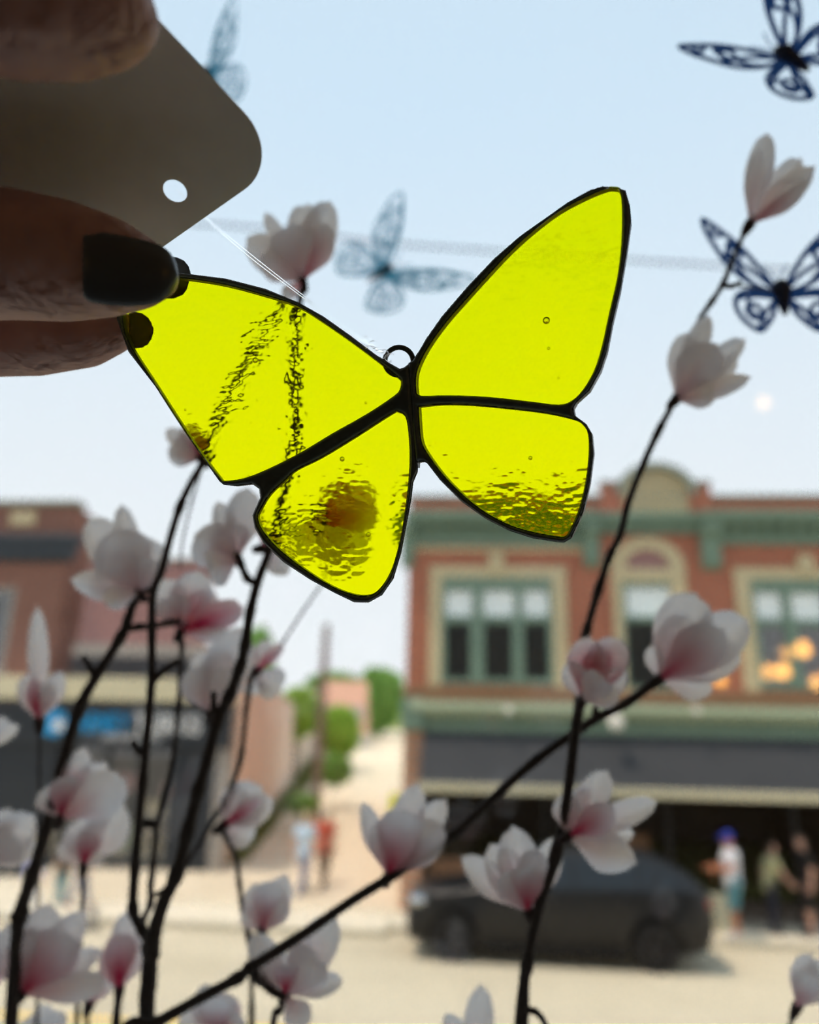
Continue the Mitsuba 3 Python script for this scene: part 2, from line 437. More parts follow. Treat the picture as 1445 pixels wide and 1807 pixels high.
hs = []
for sN in (3, 140):
    zz = -0.1 + (zf - 0.12) * sN / far
    for uu in (-70, 60):
        q0 = A0R + back * sN + E_ * uu
        hs.append([q0[0], q0[1], zz])
struct('hillside', trimesh.Trimesh(np.array(hs), [[0, 1, 3], [0, 3, 2]], process=False), 'm_grass')


def window(parent, o, x0, x1, y0, y1, lites, frame='m_green', blind_to=None, blind_from=None, depth=0.10, name='window'):
    """a window built of its frame, panes and blinds; all given where the photograph shows them, on the facade plane"""
    u0, u1, z0, z1 = frect(o, x0, x1, y0, y1)
    fr = sbox(u0, z0, u1, z1)
    holes = []
    for (a, b, c, d) in lites:
        hu0, hu1, hz0, hz1 = frect(o, a, b, c, d)
        holes.append((hu0, hu1, hz0, hz1, d))
        fr = fr.difference(sbox(hu0, hz0, hu1, hz1))
    w = put(name, fextrude(o, fr, -0.02, 0.06), frame, parent)
    for (hu0, hu1, hz0, hz1, d) in holes:
        put('pane', fbox(o, hu0, hu1, -0.012, -0.004, hz0, hz1), 'm_pane', w)
        if blind_to is not None and d <= blind_to + 1:
            put('blind', fbox(o, hu0 - 0.02, hu1 + 0.02, -0.06, -0.04, hz0 - 0.02, hz1 + 0.02), 'm_blind', w)
        else:
            pass
    return w


def room(parent, o, u0, u1, w0, w1, z0, z1, mat, floor=None):
    """the room behind a front: its floor, ceiling, side walls and back wall, open towards the street (w1)"""
    t = 0.08
    put('room_back_wall', fbox(o, u0, u1, w0 - t, w0, z0, z1), mat, parent)
    put('room_side_wall', fbox(o, u0 - t, u0, w0, w1, z0, z1), mat, parent)
    put('room_side_wall', fbox(o, u1, u1 + t, w0, w1, z0, z1), mat, parent)
    put('room_ceiling', fbox(o, u0, u1, w0, w1, z1, z1 + t), mat, parent)
    put('room_floor', fbox(o, u0, u1, w0, w1, z0 - t, z0), floor or 'm_floor_in', parent)


# ------------------------------------------------------------------ right building
RB = thing('brick_building', 'two storey red brick building with green cornice, arched pediment and long dark awning', 'building')
uL = 0.0
uR = 2 * fpx(O_R, 1150, 1100)[0]
z_par = fpx(O_R, 850, 881)[1]
z_band = fpx(O_R, 900, 1240)[1]
z_aw0 = fpx(O_R, 900, 1285)[1]
winA = (778, 976, 1020, 1208)
u_c = uR / 2


def mirrored_x(x, y):
    u, z = fpx(O_R, x, y)
    q = F(O_R, uR - u, 0, z) - CAM
    return W_PX / 2 + FPX * np.dot(q, RT) / np.dot(q, FW)


wall = sbox(uL, z_aw0, uR, z_par)
openings = []
ua0, ua1, za0, za1 = frect(O_R, *winA)
openings.append(sbox(ua0, za0, ua1, za1))
uc0, uc1, zc0, zc1 = frect(O_R, 1100, 1190, 1028, 1222)
openings.append(sbox(uc0, zc0, uc1, zc1))
ub0, ub1 = uR - ua1, uR - ua0
openings.append(sbox(ub0, za0, ub1, za1))
wl = put('wall', fextrude(O_R, wall.difference(unary_union(openings)), -0.35, 0.0), 'm_brick', RB)
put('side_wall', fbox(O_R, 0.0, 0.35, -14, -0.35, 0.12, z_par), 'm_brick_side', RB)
put('roof', fbox(O_R, 0.0, uR, -14, -0.35, z_par - 0.5, z_par - 0.35), 'm_grey_stone', RB)
room(RB, O_R, 0.45, uR - 0.1, -7.0, -0.36, fpx(O_R, 850, 1236)[1], fpx(O_R, 850, 960)[1], 'm_plaster')
put('parapet_coping', fbox(O_R, -0.05, uR + 0.05, -0.38, 0.06, z_par, z_par + 0.09, 0.015), 'm_coping', RB)
# pediment
pu0, pu1, pz0, pz1 = frect(O_R, 1095, 1217, 828, 905)
for xa, xb in ((1062, 1097), (1214, 1252)):
    b0, b1, bz0, bz1 = frect(O_R, xa, xb, 857, 905)
    blk = put('pediment_pier', fbox(O_R, b0, b1, -0.3, 0.10, bz0, bz1), 'm_brick', RB)
    put('cap', fbox(O_R, b0 - 0.04, b1 + 0.04, -0.33, 0.14, bz1, bz1 + 0.08, 0.015), 'm_coping', blk)
pc, pr = (pu0 + pu1) / 2, (pu1 - pu0) / 2
arch = [(pu0, pz0), (pu1, pz0)] + [(pc + pr * math.cos(t), pz1 - (pz1 - pz0) * 0.62 + (pz1 - pz0) * 0.62 * math.sin(t)) for t in np.linspace(0, math.pi, 25)]
put('pediment', fextrude(O_R, Polygon(arch), -0.3, 0.06), 'm_tan', RB)
arc_out = [(pc + (pr + 0.12) * math.cos(t), pz1 - (pz1 - pz0) * 0.62 + ((pz1 - pz0) * 0.62 + 0.10) * math.sin(t)) for t in np.linspace(0, math.pi, 25)]
arc_in = [(pc + (pr - 0.02) * math.cos(t), pz1 - (pz1 - pz0) * 0.62 + ((pz1 - pz0) * 0.62 - 0.02) * math.sin(t)) for t in np.linspace(0, math.pi, 25)]
put('pediment_coping', fextrude(O_R, Polygon(arc_out + arc_in[::-1]), -0.3, 0.20), 'm_coping', RB)
# cornice: two projecting sections and a shallower one in the middle
for (x0, x1, yt, yb, w) in ((714, 1056, 905, 958, 0.42), (1056, 1236, 905, 938, 0.26), (1236, 1600, 905, 958, 0.42)):
    c0, c1, cz0, cz1 = frect(O_R, x0, x1, yt, yb, 0.2)
    if x1 == 1600:
        c1 = uR
    h = cz1 - cz0
    co = put('cornice', cat(fbox(O_R, c0, c1, 0.0, w, cz1 - 0.16, cz1, 0.02), fbox(O_R, c0 + 0.02, c1 - 0.02, 0.0, w - 0.09, cz1 - 0.26, cz1 - 0.16, 0.02),
                            fbox(O_R, c0 + 0.03, c1 - 0.03, 0.0, 0.08, cz0, cz1 - 0.26)), 'm_green', RB)
    nd = max(3, int((c1 - c0) / 0.30))
    for k in range(nd):
        uu = c0 + 0.12 + (c1 - c0 - 0.24) * k / (nd - 1)
        put('dentil', fbox(O_R, uu - 0.055, uu + 0.055, 0.08, w - 0.14, cz1 - 0.42, cz1 - 0.26, 0.01), 'm_green', co)
for (x0, x1, y0, y1) in ((708, 730, 925, 1000), (1030, 1058, 925, 1000), (1238, 1272, 925, 1004)):
    c0, c1, cz0, cz1 = frect(O_R, x0, x1, y0, y1, 0.15)
    prof = Polygon([(0, cz1), (0.34, cz1), (0.34, cz1 - 0.18), (0.2, cz1 - 0.3), (0.14, cz0 + 0.1), (0.0, cz0)])
    m = extrude(prof, 0, c1 - c0)
    v = m.vertices.copy()
    m.vertices = np.array([O_R[0], O_R[1], 0]) + (v[:, 2:3] + c0) * E_ + v[:, :1] * N_ + v[:, 1:2] * [0, 0, 1]
    m.fix_normals()
    put('bracket', m, 'm_green', RB)
c0, c1, cz0, cz1 = frect(O_R, 716, 1040, 966, 974)
put('string_course', fbox(O_R, c0, c1, 0.0, 0.06, cz0, cz1, 0.01), 'm_cream', RB)
# surrounds
def surround(x0, x1, y0, y1, hole, w=0.07):
    s = sbox(*[frect(O_R, x0, x1, y0, y1)[i] for i in (0, 2, 1, 3)])
    h = sbox(hole[0], hole[2] - 0.3, hole[1], hole[3])
    return s.difference(h), w
s, w = surround(757, 1001, 1000, 1212, (ua0, ua1, za0, za1))
put('window_surround', fextrude(O_R, s, 0.0, w), 'm_cream', RB)
put('window_surround', fextrude(O_R, shapely.affinity.scale(s, -1, 1, origin=(u_c, 0)), 0.0, w), 'm_cream', RB)
for um in ((ua0 + ua1) / 2, (ub0 + ub1) / 2):
    put('keystone', fbox(O_R, um - 0.16, um + 0.16, 0.0, 0.13, za1 + 0.10, za1 + 0.52, 0.02), 'm_cream', RB)
ar0, ar1, arz0, arz1 = frect(O_R, 1082, 1214, 950, 1222)
ac, arr = (ar0 + ar1) / 2, (ar1 - ar0) / 2
outer = Polygon([(ar0, arz0), (ar1, arz0)] + [(ac + arr * math.cos(t), arz1 - arr * 0.85 + arr * 0.85 * math.sin(t)) for t in np.linspace(0, math.pi, 25)])
ir = arr - 0.30
zi = fpx(O_R, 1148, 1004)[1]
tymp = Polygon([(ac - ir, zi), (ac + ir, zi)] + [(ac + ir * math.cos(t), arz1 - arr * 0.85 + ir * 0.85 * math.sin(t)) for t in np.linspace(0, math.pi, 21)])
put('arch_surround', fextrude(O_R, outer.difference(tymp).difference(sbox(uc0, zc0 - 0.3, uc1, zc1)), 0.0, 0.08), 'm_cream', RB)
put('tympanum', fextrude(O_R, tymp, 0.0, 0.03), 'm_brick_pink', RB)
# windows
A_l = [(786, 834, 1042, 1088), (852, 908, 1042, 1088), (922, 968, 1042, 1088), (786, 830, 1100, 1198), (854, 904, 1100, 1198), (924, 968, 1100, 1198)]
window(RB, O_R, *winA, A_l, blind_to=1088)
window(RB, O_R, 1100, 1190, 1028, 1222, [(1104, 1187, 1036, 1088), (1106, 1185, 1098, 1212)], blind_to=1088)
def mirror_box(b):
    ym = (b[2] + b[3]) / 2
    return (mirrored_x(b[1], ym), mirrored_x(b[0], ym), b[2] + 6, b[3] + 6)
def mwindow():
    mm = []
    w = put('window', fextrude(O_R, shapely.affinity.scale(sbox(ua0, za0, ua1, za1).difference(unary_union([sbox(*[frect(O_R, *l)[i] for i in (0, 2, 1, 3)]) for l in A_l])), -1, 1, origin=(u_c, 0)), -0.02, 0.06), 'm_green', RB)
    for l in A_l:
        a, b, c, d = frect(O_R, *l)
        a, b = uR - b, uR - a
        put('pane', fbox(O_R, a, b, -0.012, -0.004, c, d), 'm_pane', w)
        if l[3] == 1088:
            put('blind', fbox(O_R, a - 0.02, b + 0.02, -0.06, -0.04, c - 0.02, d + 0.02), 'm_blind', w)
mwindow()
# sill course, green band, pilaster
sz0, sz1 = fpx(O_R, 950, 1238)[1], fpx(O_R, 950, 1216)[1]
put('sill_course', fbox(O_R, -0.04, uR, 0.0, 0.12, sz0, sz1, 0.02), 'm_sill_brown', RB)
gz0, gz1 = fpx(O_R, 950, 1266, 0.3)[1], fpx(O_R, 950, 1241, 0.3)[1]
put('shop_cornice', cat(fbox(O_R, 0.15, uR, 0.0, 0.42, gz0 + 0.1, gz1, 0.02), fbox(O_R, 0.2, uR, 0.0, 0.3, gz0, gz0 + 0.1, 0.02)), 'm_green_pale', RB)
fz0 = fpx(O_R, 950, 1290)[1]
put('fascia', fbox(O_R, 0.0, uR, 0.0, 0.12, fz0 - 0.1, gz0), 'm_green', RB)
p0, p1, _, _ = frect(O_R, 703, 738, 1240, 1290, 0.1)
put('pilaster_cap', fbox(O_R, -0.05, p1 - p0, 0.0, 0.34, fz0 - 0.05, gz1 + 0.05, 0.03), 'm_green', RB)
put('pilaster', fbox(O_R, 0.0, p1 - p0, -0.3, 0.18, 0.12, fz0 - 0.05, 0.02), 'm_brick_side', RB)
for x, y in ((897, 1254), (1228, 1256)):
    u, z = fpx(O_R, x, y, 0.5)
    g = put('globe_lamp', ball(F(O_R, u, 0.55, z), 0.075), 'm_globe', RB, smooth=True)
# awning and the open shop below it
az_top = fz0 - 0.05
OUT = 1.15
u_a0 = fpx(O_R, 738, 1385, OUT)[0]
az_bot = fpx(O_R, 1000, 1391, OUT)[1]
t_ = 0.02
nseg = 9
us = np.linspace(u_a0, uR - 0.2, nseg + 1)
for a, b in zip(us[:-1], us[1:]):
    q = [F(O_R, a, 0.14, az_top), F(O_R, b, 0.14, az_top), F(O_R, b, OUT, az_bot), F(O_R, a, OUT, az_bot)]
    q = np.array(q + [x - [0, 0, t_] for x in q])
    put('awning_panel', trimesh.Trimesh(q, [[0, 1, 2], [0, 2, 3], [4, 6, 5], [4, 7, 6], [0, 5, 1], [0, 4, 5], [1, 6, 2], [1, 5, 6], [2, 7, 3], [2, 6, 7], [3, 4, 0], [3, 7, 4]], process=False), 'm_awning', RB)
vz0 = fpx(O_R, 1000, 1404, OUT)[1]
put('valance', fbox(O_R, u_a0 - 0.03, uR - 0.15, OUT - 0.02, OUT + 0.03, vz0, az_bot + 0.03, 0.01), 'm_valance', RB)
shop_z = az_top - 0.05
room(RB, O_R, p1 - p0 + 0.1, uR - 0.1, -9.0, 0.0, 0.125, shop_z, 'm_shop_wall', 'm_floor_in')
for k in range(5):
    u = (p1 - p0) + (uR - 0.4 - (p1 - p0)) * k / 4
    put('shop_post', fbox(O_R, u, u + 0.10, -0.10, 0.05, 0.12, shop_z, 0.01), 'm_dark', RB)
u, z = fpx(O_R, 1120, 1500, -0.5)
put('menu_board', fbox(O_R, u - 0.28, u + 0.28, -0.55, -0.5, z - 0.35, z + 0.3, 0.01), 'm_sill_brown', RB)
b0, b1, bz0, bz1 = frect(O_R, 740, 880, 1515, 1550, -0.2)
put('counter', fbox(O_R, b0, b1, -0.6, -0.2, 0.12, bz1, 0.02), 'm_sill_brown', RB)

# white globe lamp under the fascia
u, z = fpx(O_R, 1086, 1276, 0.7)
gl = thing('hanging_lamp', 'white globe lamp hung in front of the dark awning', 'lamp')
put('globe', ball(F(O_R, u, 0.75, z), 0.15, 3), 'm_globe', gl, smooth=True)
put('arm', tube(catmull([F(O_R, u, 0.12, z + 0.35), F(O_R, u, 0.5, z + 0.42), F(O_R, u, 0.75, z + 0.3), F(O_R, u, 0.75, z + 0.13)]), 0.02, 8), 'm_dark', gl, smooth=True)

# ------------------------------------------------------------------ left buildings
LB = thing('shop_building', 'low shop with pink brick upper wall, cream band and dark shopfront left of the alley', 'building')
z_top = fpx(O_L, 250, 990)[1]
l0 = fpx(O_L, 112, 1300)[0]
zb1, zb0 = fpx(O_L, 240, 1198)[1], fpx(O_L, 240, 1238)[1]
zd1 = fpx(O_L, 240, 1160)[1]
put('upper_wall', fbox(O_L, l0, -0.95, -0.3, 0.0, zb0, z_top), 'm_brick_pink', LB)
put('coping', fbox(O_L, l0, -0.9, -0.35, 0.05, z_top, z_top + 0.08, 0.02), 'm_coping', LB)
st1 = fpx(O_L, 240, 1138)[1]
put('stone_course', fbox(O_L, l0 - 0.05, 0.0, 0.0, 0.08, zd1, st1, 0.01), 'm_grey_stone', LB)
put('dark_band', fbox(O_L, l0 - 0.05, 0.0, 0.0, 0.16, zb1, zd1, 0.01), 'm_dark_blue', LB)
put('cream_band', fbox(O_L, l0, 0.05, 0.0, 0.30, zb0, zb1, 0.02), 'm_valance', LB)
zs0 = fpx(O_L, 240, 1318)[1]
put('fascia', fbox(O_L, l0, 0.0, -0.3, 0.20, zs0, zb0), 'm_dark_blue', LB)
for k, (u0, u1) in enumerate(((l0, -4.6), (-1.3, 0.0))):
    put('shopfront_panel', fbox(O_L, u0, u1 - 0.02, -0.3, 0.06, 0.12, zs0), 'm_dark_blue', LB)
wu0, wu1 = -4.6, -1.3
fr = sbox(wu0, 0.5, wu1, zs0)
for a in np.linspace(wu0, wu1, 5)[:-1]:
    fr = fr.difference(sbox(a + 0.06, 0.56, a + (wu1 - wu0) / 4 - 0.06, zs0 - 0.08))
sw = put('shop_window', fextrude(O_L, fr, -0.06, 0.03), 'm_dark_blue', LB)
for a in np.linspace(wu0, wu1, 5)[:-1]:
    put('pane', fbox(O_L, a + 0.06, a + (wu1 - wu0) / 4 - 0.06, -0.02, -0.012, 0.56, zs0 - 0.08), 'm_pane', sw)
put('stall_riser', fbox(O_L, wu0, wu1, -0.3, 0.05, 0.12, 0.5), 'm_dark_blue', LB)
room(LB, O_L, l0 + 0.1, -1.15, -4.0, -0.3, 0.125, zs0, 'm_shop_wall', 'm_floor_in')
# shop window goods, seen dimly
for (x, y, r, m) in ((205, 1475, 0.36, 'm_green_pale'), (275, 1425, 0.22, 'm_tan'), (300, 1395, 0.22, 'm_brick_pink'), (225, 1380, 0.25, 'm_brick_pink')):
    u, z = fpx(O_L, x, y, -0.5)
    put('display_panel', fbox(O_L, u - r, u + r, -0.55, -0.5, z - r * 0.8, z + r * 0.8, 0.02), m, LB)
# the sign
def letters(text, x0, x1, yb, ht, mat, parent, name):
    u0, z = fpx(O_L, x0, yb, 0.25)
    u1 = fpx(O_L, x1, yb, 0.25)[0]
    for k, ch in enumerate(text):
        m = meshkit.text_mesh(ch, ht, 0.04, True)
        b = m.bounds
        cw = (u1 - u0) / len(text)
        sx = cw * 0.84 / (b[1, 0] - b[0, 0]) if ch != 'I' else 1.0
        v = m.vertices.copy()
        uu = u0 + cw * k + (v[:, 0] - b[0, 0]) * sx
        m.vertices = np.array([O_L[0], O_L[1], 0]) + uu[:, None] * E_ + (0.20 + v[:, 2:3]) * N_ + (z + v[:, 1:2]) * [0, 0, 1]
        m.fix_normals()
        put(name, m, mat, parent)
SG = thing('shop_sign', 'blue and white raised lettering with round blue emblem on the dark fascia at left', 'sign')
ht = fpx(O_L, 200, 1258, 0.25)[1] - fpx(O_L, 200, 1290, 0.25)[1]
letters('ABNEY', 134, 228, 1290, ht, 'm_blue_sign', SG, 'letter')
letters('TURKS', 234, 356, 1292, ht, 'm_white', SG, 'letter')
ec = fpx(O_L, 94, 1275, 0.25)
er = (fpx(O_L, 114, 1275, 0.25)[0] - fpx(O_L, 75, 1275, 0.25)[0]) / 2
em = put('emblem', fextrude(O_L, Point(ec[0], ec[1]).buffer(er * 1.15).difference(Point(ec[0] + er * 0.45, ec[1] - 0.05).buffer(er * 0.55)), 0.20, 0.24), 'm_blue_sign', SG)
put('emblem_spot', fextrude(O_L, Point(ec[0] + er * 0.45, ec[1] - 0.05).buffer(er * 0.5), 0.20, 0.235), 'm_white', SG)
s0, s1, q0, q1 = frect(O_L, 182, 285, 1296, 1306, 0.25)
for k, a in enumerate(np.linspace(s0, s1, 15)[:-1]):
    put('small_letter', fbox(O_L, a + 0.02, a + (s1 - s0) / 15 * 0.7, 0.20, 0.22, q0, q1 - (0.03 if k % 3 else 0)), 'm_white', SG)
# its side wall along the alley
AD = ray(650, 1345) * [1, 1, 0]
AD /= np.linalg.norm(AD)                                   # the alley's direction
AP = np.array([AD[1], -AD[0], 0])                          # across it, to the right
we = onplane(540, 1432, O_L, AP)
Ls = np.dot(we - O_L, AD)
zt = onplane(432, 1182, O_L, AP)[2]


def along(poly_ab, z0, z1):
    """a prism over points given as (along the alley, across it) from the shop's corner"""
    q = [O_L + a * AD + c * AP for a, c in poly_ab]
    return trimesh.convex.convex_hull(np.array([[x[0], x[1], z] for x in q for z in (z0, z1)]))


put('side_wall', along([(0.25, 0), (Ls, 0), (Ls, -0.3), (0.25, -0.3)], 0.12, zt), 'm_stucco', LB)
put('wall_cap', along([(0.3, 0.04), (Ls, 0.04), (Ls, -0.34), (0.3, -0.34)], zt, zt + 0.08), 'm_grey_stone', LB)
put('flat_roof', along([(0.3, -0.3), (Ls, -0.3), (Ls, -1.6), (0.3, -2.9)], zt - 0.4, zt - 0.25), 'm_grey_stone', LB)
put('corner_pier', fbox(O_L, -0.30, 0.02, -0.3, 0.10, 0.12, zb0, 0.02), 'm_grey_stone', LB)
# small back addition
GW = thing('garage', 'small pale rendered outbuilding behind the pink side wall in the alley', 'outbuilding')
zg = onplane(545, 1300, O_L + 0.2 * AP, AP)[2]
put('wall', along([(Ls + 0.1, 0.25), (Ls + 3, 0.25), (Ls + 3, -2), (Ls + 0.1, -2)], 0.3, zg), 'm_stucco_pale', GW)
put('roof', along([(Ls, 0.35), (Ls + 3.1, 0.35), (Ls + 3.1, -2.1), (Ls, -2.1)], zg, zg + 0.12), 'm_grey_stone', GW)

TB = thing('tall_brick_building', 'taller dark brick building with blue-grey cornice and cream panel at the left edge', 'building')
O_T = O_L + l0 * E_ * 0 
u_t1 = fpx(O_L, 108, 1050, 0.05)[0]
zt0, zt1 = fpx(O_L, 60, 1205)[1], fpx(O_L, 60, 893)[1]
wx = frect(O_L, -60, 18, 1035, 1180, 0.05)
put('wall', fextrude(O_L, sbox(-14, zt0, u_t1, zt1).difference(sbox(wx[0], wx[2], wx[1], wx[3])), -0.3, 0.05), 'm_brick_dark', TB)
put('side_wall', fbox(O_L, u_t1 - 0.3, u_t1, -10, -0.3, zt0, zt1), 'm_brick_dark', TB)
put('parapet_coping', fbox(O_L, -14, u_t1 + 0.12, -0.35, 0.16, zt1, zt1 + 0.12, 0.02), 'm_coping', TB)
c0z, c1z = fpx(O_L, 60, 988, 0.3)[1], fpx(O_L, 60, 944, 0.3)[1]
put('cornice', cat(fbox(O_L, -14, u_t1 + 0.36, 0.0, 0.42, c1z - 0.2, c1z, 0.02), fbox(O_L, -14, u_t1 + 0.24, 0.0, 0.28, c0z + 0.12, c1z - 0.2, 0.02), fbox(O_L, -14, u_t1 + 0.1, 0.0, 0.12, c0z, c0z + 0.12)), 'm_cornice_blue', TB)
cp = frect(O_L, 18, 62, 902, 926, 0.1)
put('cream_panel', fbox(O_L, cp[0], cp[1], 0.05, 0.10, cp[2], cp[3], 0.01), 'm_cream', TB)
put('cream_band', fbox(O_L, -14, l0 - 0.01, 0.0, 0.30, zb0, zb1, 0.02), 'm_valance', TB)
put('fascia', fbox(O_L, -14, l0 - 0.01, -0.3, 0.20, zs0, zb0), 'm_dark_blue', TB)
for k in range(6):
    put('shopfront_panel', fbox(O_L, -14 + (l0 + 14) * k / 6, -14 + (l0 + 14) * (k + 1) / 6 - 0.03, -0.3, 0.06 + 0.05 * (k % 2), 0.12, zs0), 'm_dark_blue', TB)
w = put('window', fextrude(O_L, sbox(wx[0], wx[2], wx[1], wx[3]).difference(sbox(wx[0] + 0.1, wx[2] + 0.1, wx[1] - 0.1, wx[3] - 0.1)), -0.06, 0.03), 'm_grey_stone', TB)
put('pane', fbox(O_L, wx[0] + 0.1, wx[1] - 0.1, -0.04, -0.03, wx[2] + 0.1, wx[3] - 0.1), 'm_pane', w)
room(TB, O_L, -12, u_t1 - 0.35, -6.0, -0.3, wx[2] - 0.8, wx[3] + 0.5, 'm_plaster')
put('window_sill', fbox(O_L, wx[0] - 0.1, wx[1] + 0.1, 0.0, 0.14, wx[2] - 0.14, wx[2], 0.01), 'm_grey_stone', TB)

# ------------------------------------------------------------------ things in the alley
def crown(c, r, n, size, seed, squash=(1, 1, 1)):
    q = np.random.default_rng(seed)
    d = q.normal(size=(n, 3))
    d /= np.linalg.norm(d, axis=1, keepdims=True)
    lump = 0.72 + 0.55 * meshkit.fbm(d * 2.2 + seed * 3.1, 3, seed)
    p = np.asarray(c) + d * (lump * (0.75 + 0.25 * q.random(n)))[:, None] * np.asarray(squash) * r
    a = q.normal(size=(n, 3))
    a /= np.linalg.norm(a, axis=1, keepdims=True)
    b = np.cross(a, d + 0.4 * q.normal(size=(n, 3)))
    b /= np.linalg.norm(b, axis=1, keepdims=True) + 1e-9
    s = size * (0.7 + 0.6 * q.random(n))[:, None]
    v = np.stack([p - a * s, p + b * s * 0.45, p + a * s, p - b * s * 0.45], 1).reshape(-1, 3)
    k = np.arange(n)[:, None] * 4
    f = np.vstack([k + [0, 1, 2], k + [0, 2, 3]])
    return trimesh.Trimesh(v, f, process=False)


def tree(name, label, catg, px, py, dist, rpx, mat, seed, base_py, squash=(1, 1, 1), n=2600, group=None, size=None):
    """a crown centred where the photograph shows it, dist metres away, and a trunk down to the alley's slope"""
    c = P(px, py, dist)
    r = rpx * dist / FPX
    t = thing(name, label, catg, group)
    k = put('foliage', crown(c, r, n, size or 0.16 * r, seed, squash), mat, t)
    tag(k, kind='stuff')
    b = P(px, base_py, dist)
    put('trunk', tube(np.array([[c[0], c[1], b[2] - 0.4], [c[0] + 0.02, c[1], (b[2] + c[2]) / 2], [c[0], c[1], c[2]]]), [0.05 * r + 0.03, 0.04 * r + 0.03, 0.03 * r], 8), 'm_bark', t, smooth=True)
    return t


tree('tree', 'bright green leafy tree above the pink side wall in the alley', 'tree', 526, 1258, 34, 40, 'm_leaf_bright', 1, 1350, (0.95, 1, 1.15))
tree('tree', 'green tree in front of the pink-roofed house, behind the utility pole', 'tree', 599, 1290, 38, 38, 'm_leaf_bright', 2, 1360, (0.95, 1, 1.2))
tree('tree', 'tall pale green tree at the far end of the alley beside the brick corner', 'tree', 672, 1232, 62, 46, 'm_leaf_mid', 3, 1300, (0.9, 1, 1.25), 3200)
tree('tree', 'hazy distant tree over the pink-roofed house', 'tree', 588, 1206, 84, 30, 'm_leaf_mid', 4, 1260, (1.6, 1, 0.7))
tree('tree', 'hazy dark tree behind the blossom branch above the pink side wall', 'tree', 452, 1165, 50, 40, 'm_leaf_mid', 5, 1280, (0.8, 1, 1.4))
tree('shrub', 'round clipped green shrub beside the alley', 'shrub', 590, 1358, 27, 32, 'm_leaf_mid', 6, 1372, (1, 1, 0.85), 2200, size=0.07)
tree('shrub', 'low dark green bush at the foot of the pole by the side wall', 'shrub', 532, 1418, 22.5, 24, 'm_leaf_mid', 7, 1440, (1.3, 1, 0.7), 1600, size=0.07)
hp = P(600, 1236, 52)
HS = thing('house', 'distant house with a pink tiled gable roof at the end of the alley', 'house')
sx = 52 / FPX
hw, hh = 46 * sx, 30 * sx
put('wall', bx(hp[0] - hw, hp[0] + hw * 0.9, hp[1], hp[1] + 6, hp[2] - hh - 2.2, hp[2] - 0.3), 'm_stucco_pale', HS)
rf = Polygon([(-hw * 1.1, 0), (hw * 1.05, 0), (hw * 0.95, 1.55), (-hw * 0.9, 1.55)])
for s, nm in ((0, 'roof'),):
    q = np.array([[hp[0] - hw * 1.1, hp[1] - 0.4, hp[2] - 1.9], [hp[0] + hw * 1.0, hp[1] - 0.4, hp[2] - 1.9], [hp[0] + hw * 0.95, hp[1] + 3, hp[2] + 1.55], [hp[0] - hw * 1.0, hp[1] + 3, hp[2] + 1.55],
                  [hp[0] - hw * 1.1, hp[1] + 6.4, hp[2] - 1.9], [hp[0] + hw * 1.0, hp[1] + 6.4, hp[2] - 1.9]])
    put(nm, trimesh.convex.convex_hull(q), 'm_roof_pink', HS)
put('window', bx(hp[0] - 1.2, hp[0] - 0.2, hp[1] - 0.05, hp[1] + 0.05, hp[2] - 3.0, hp[2] - 2.1), 'm_car_glass', HS)
# the utility pole
UPL = thing('utility_pole', 'brown timber utility pole rising from the alley behind the side wall', 'utility pole')
pb, pt = P(557, 1440, 24), P(571, 1085, 24)
pole_x = pb
put('pole', tube([[pb[0], pb[1], pb[2] - 0.3], [pb[0], pb[1], pt[2]]], [0.15, 0.11], 12), 'm_pole', UPL, smooth=True)
# grass strip along the side wall
def slope_z(q):
    s = np.dot(q - A0R, back)
    return 0.125 + (zf - 0.12) * s / far
q = np.random.default_rng(11)
n = 5000
ss, tt = q.random(n), q.random(n)
base = np.array([O_L + (0.8 + s * (Ls - 0.8)) * AD + (0.03 + (0.35 + 0.75 * s) * t) * AP for s, t in zip(ss, tt)])
base[:, 2] = [slope_z(b) for b in base]
hgt = 0.10 + 0.18 * q.random(n)
w_ = q.normal(size=(n, 3)) * [0.02, 0.02, 0]
v = np.stack([base - w_, base + w_, base + np.c_[q.normal(size=(n, 2)) * 0.05, hgt]], 1).reshape(-1, 3)
k = numbered('grass_strip')
scene[k] = mikit.ply(trimesh.Trimesh(v, np.arange(3 * n).reshape(-1, 3), process=False), 'm_grass')
tag(k, label='strip of rough green grass along the pink side wall in the alley', category='grass', kind='stuff')
# yellow sign on the brick corner
yb = thing('corner_sign', 'small yellow sign on the brick corner of the alley, behind a blossom', 'sign')
u0, u1, z0, z1 = frect(O_R, 686, 706, 1400, 1442, 0.12)
put('plate', fbox(O_R, u0, u1, 0.10, 0.13, z0, z1, 0.01), 'm_sign_yellow', yb)
put('arm', fbox(O_R, u1 - 0.03, u1 + 0.10, 0.09, 0.12, (z0 + z1) / 2 - 0.02, (z0 + z1) / 2 + 0.02, 0.005), 'm_dark', yb)
# overhead cables
for (pts, d0, r, lab) in ((((-2600, 300), (-900, 350), (300, 392), (720, 432), (1260, 468), (1500, 478), (2600, 500), (4200, 500)), 9.0, 0.013, 'dark overhead cable crossing the sky behind the glass butterfly'),):
    k = numbered('overhead_cable')
    scene[k] = mikit.ply(tube(catmull([P(x, y, d0) for x, y in pts]), r, 6), 'm_cable', smooth=True)
    tag(k, label=lab, category='cable')

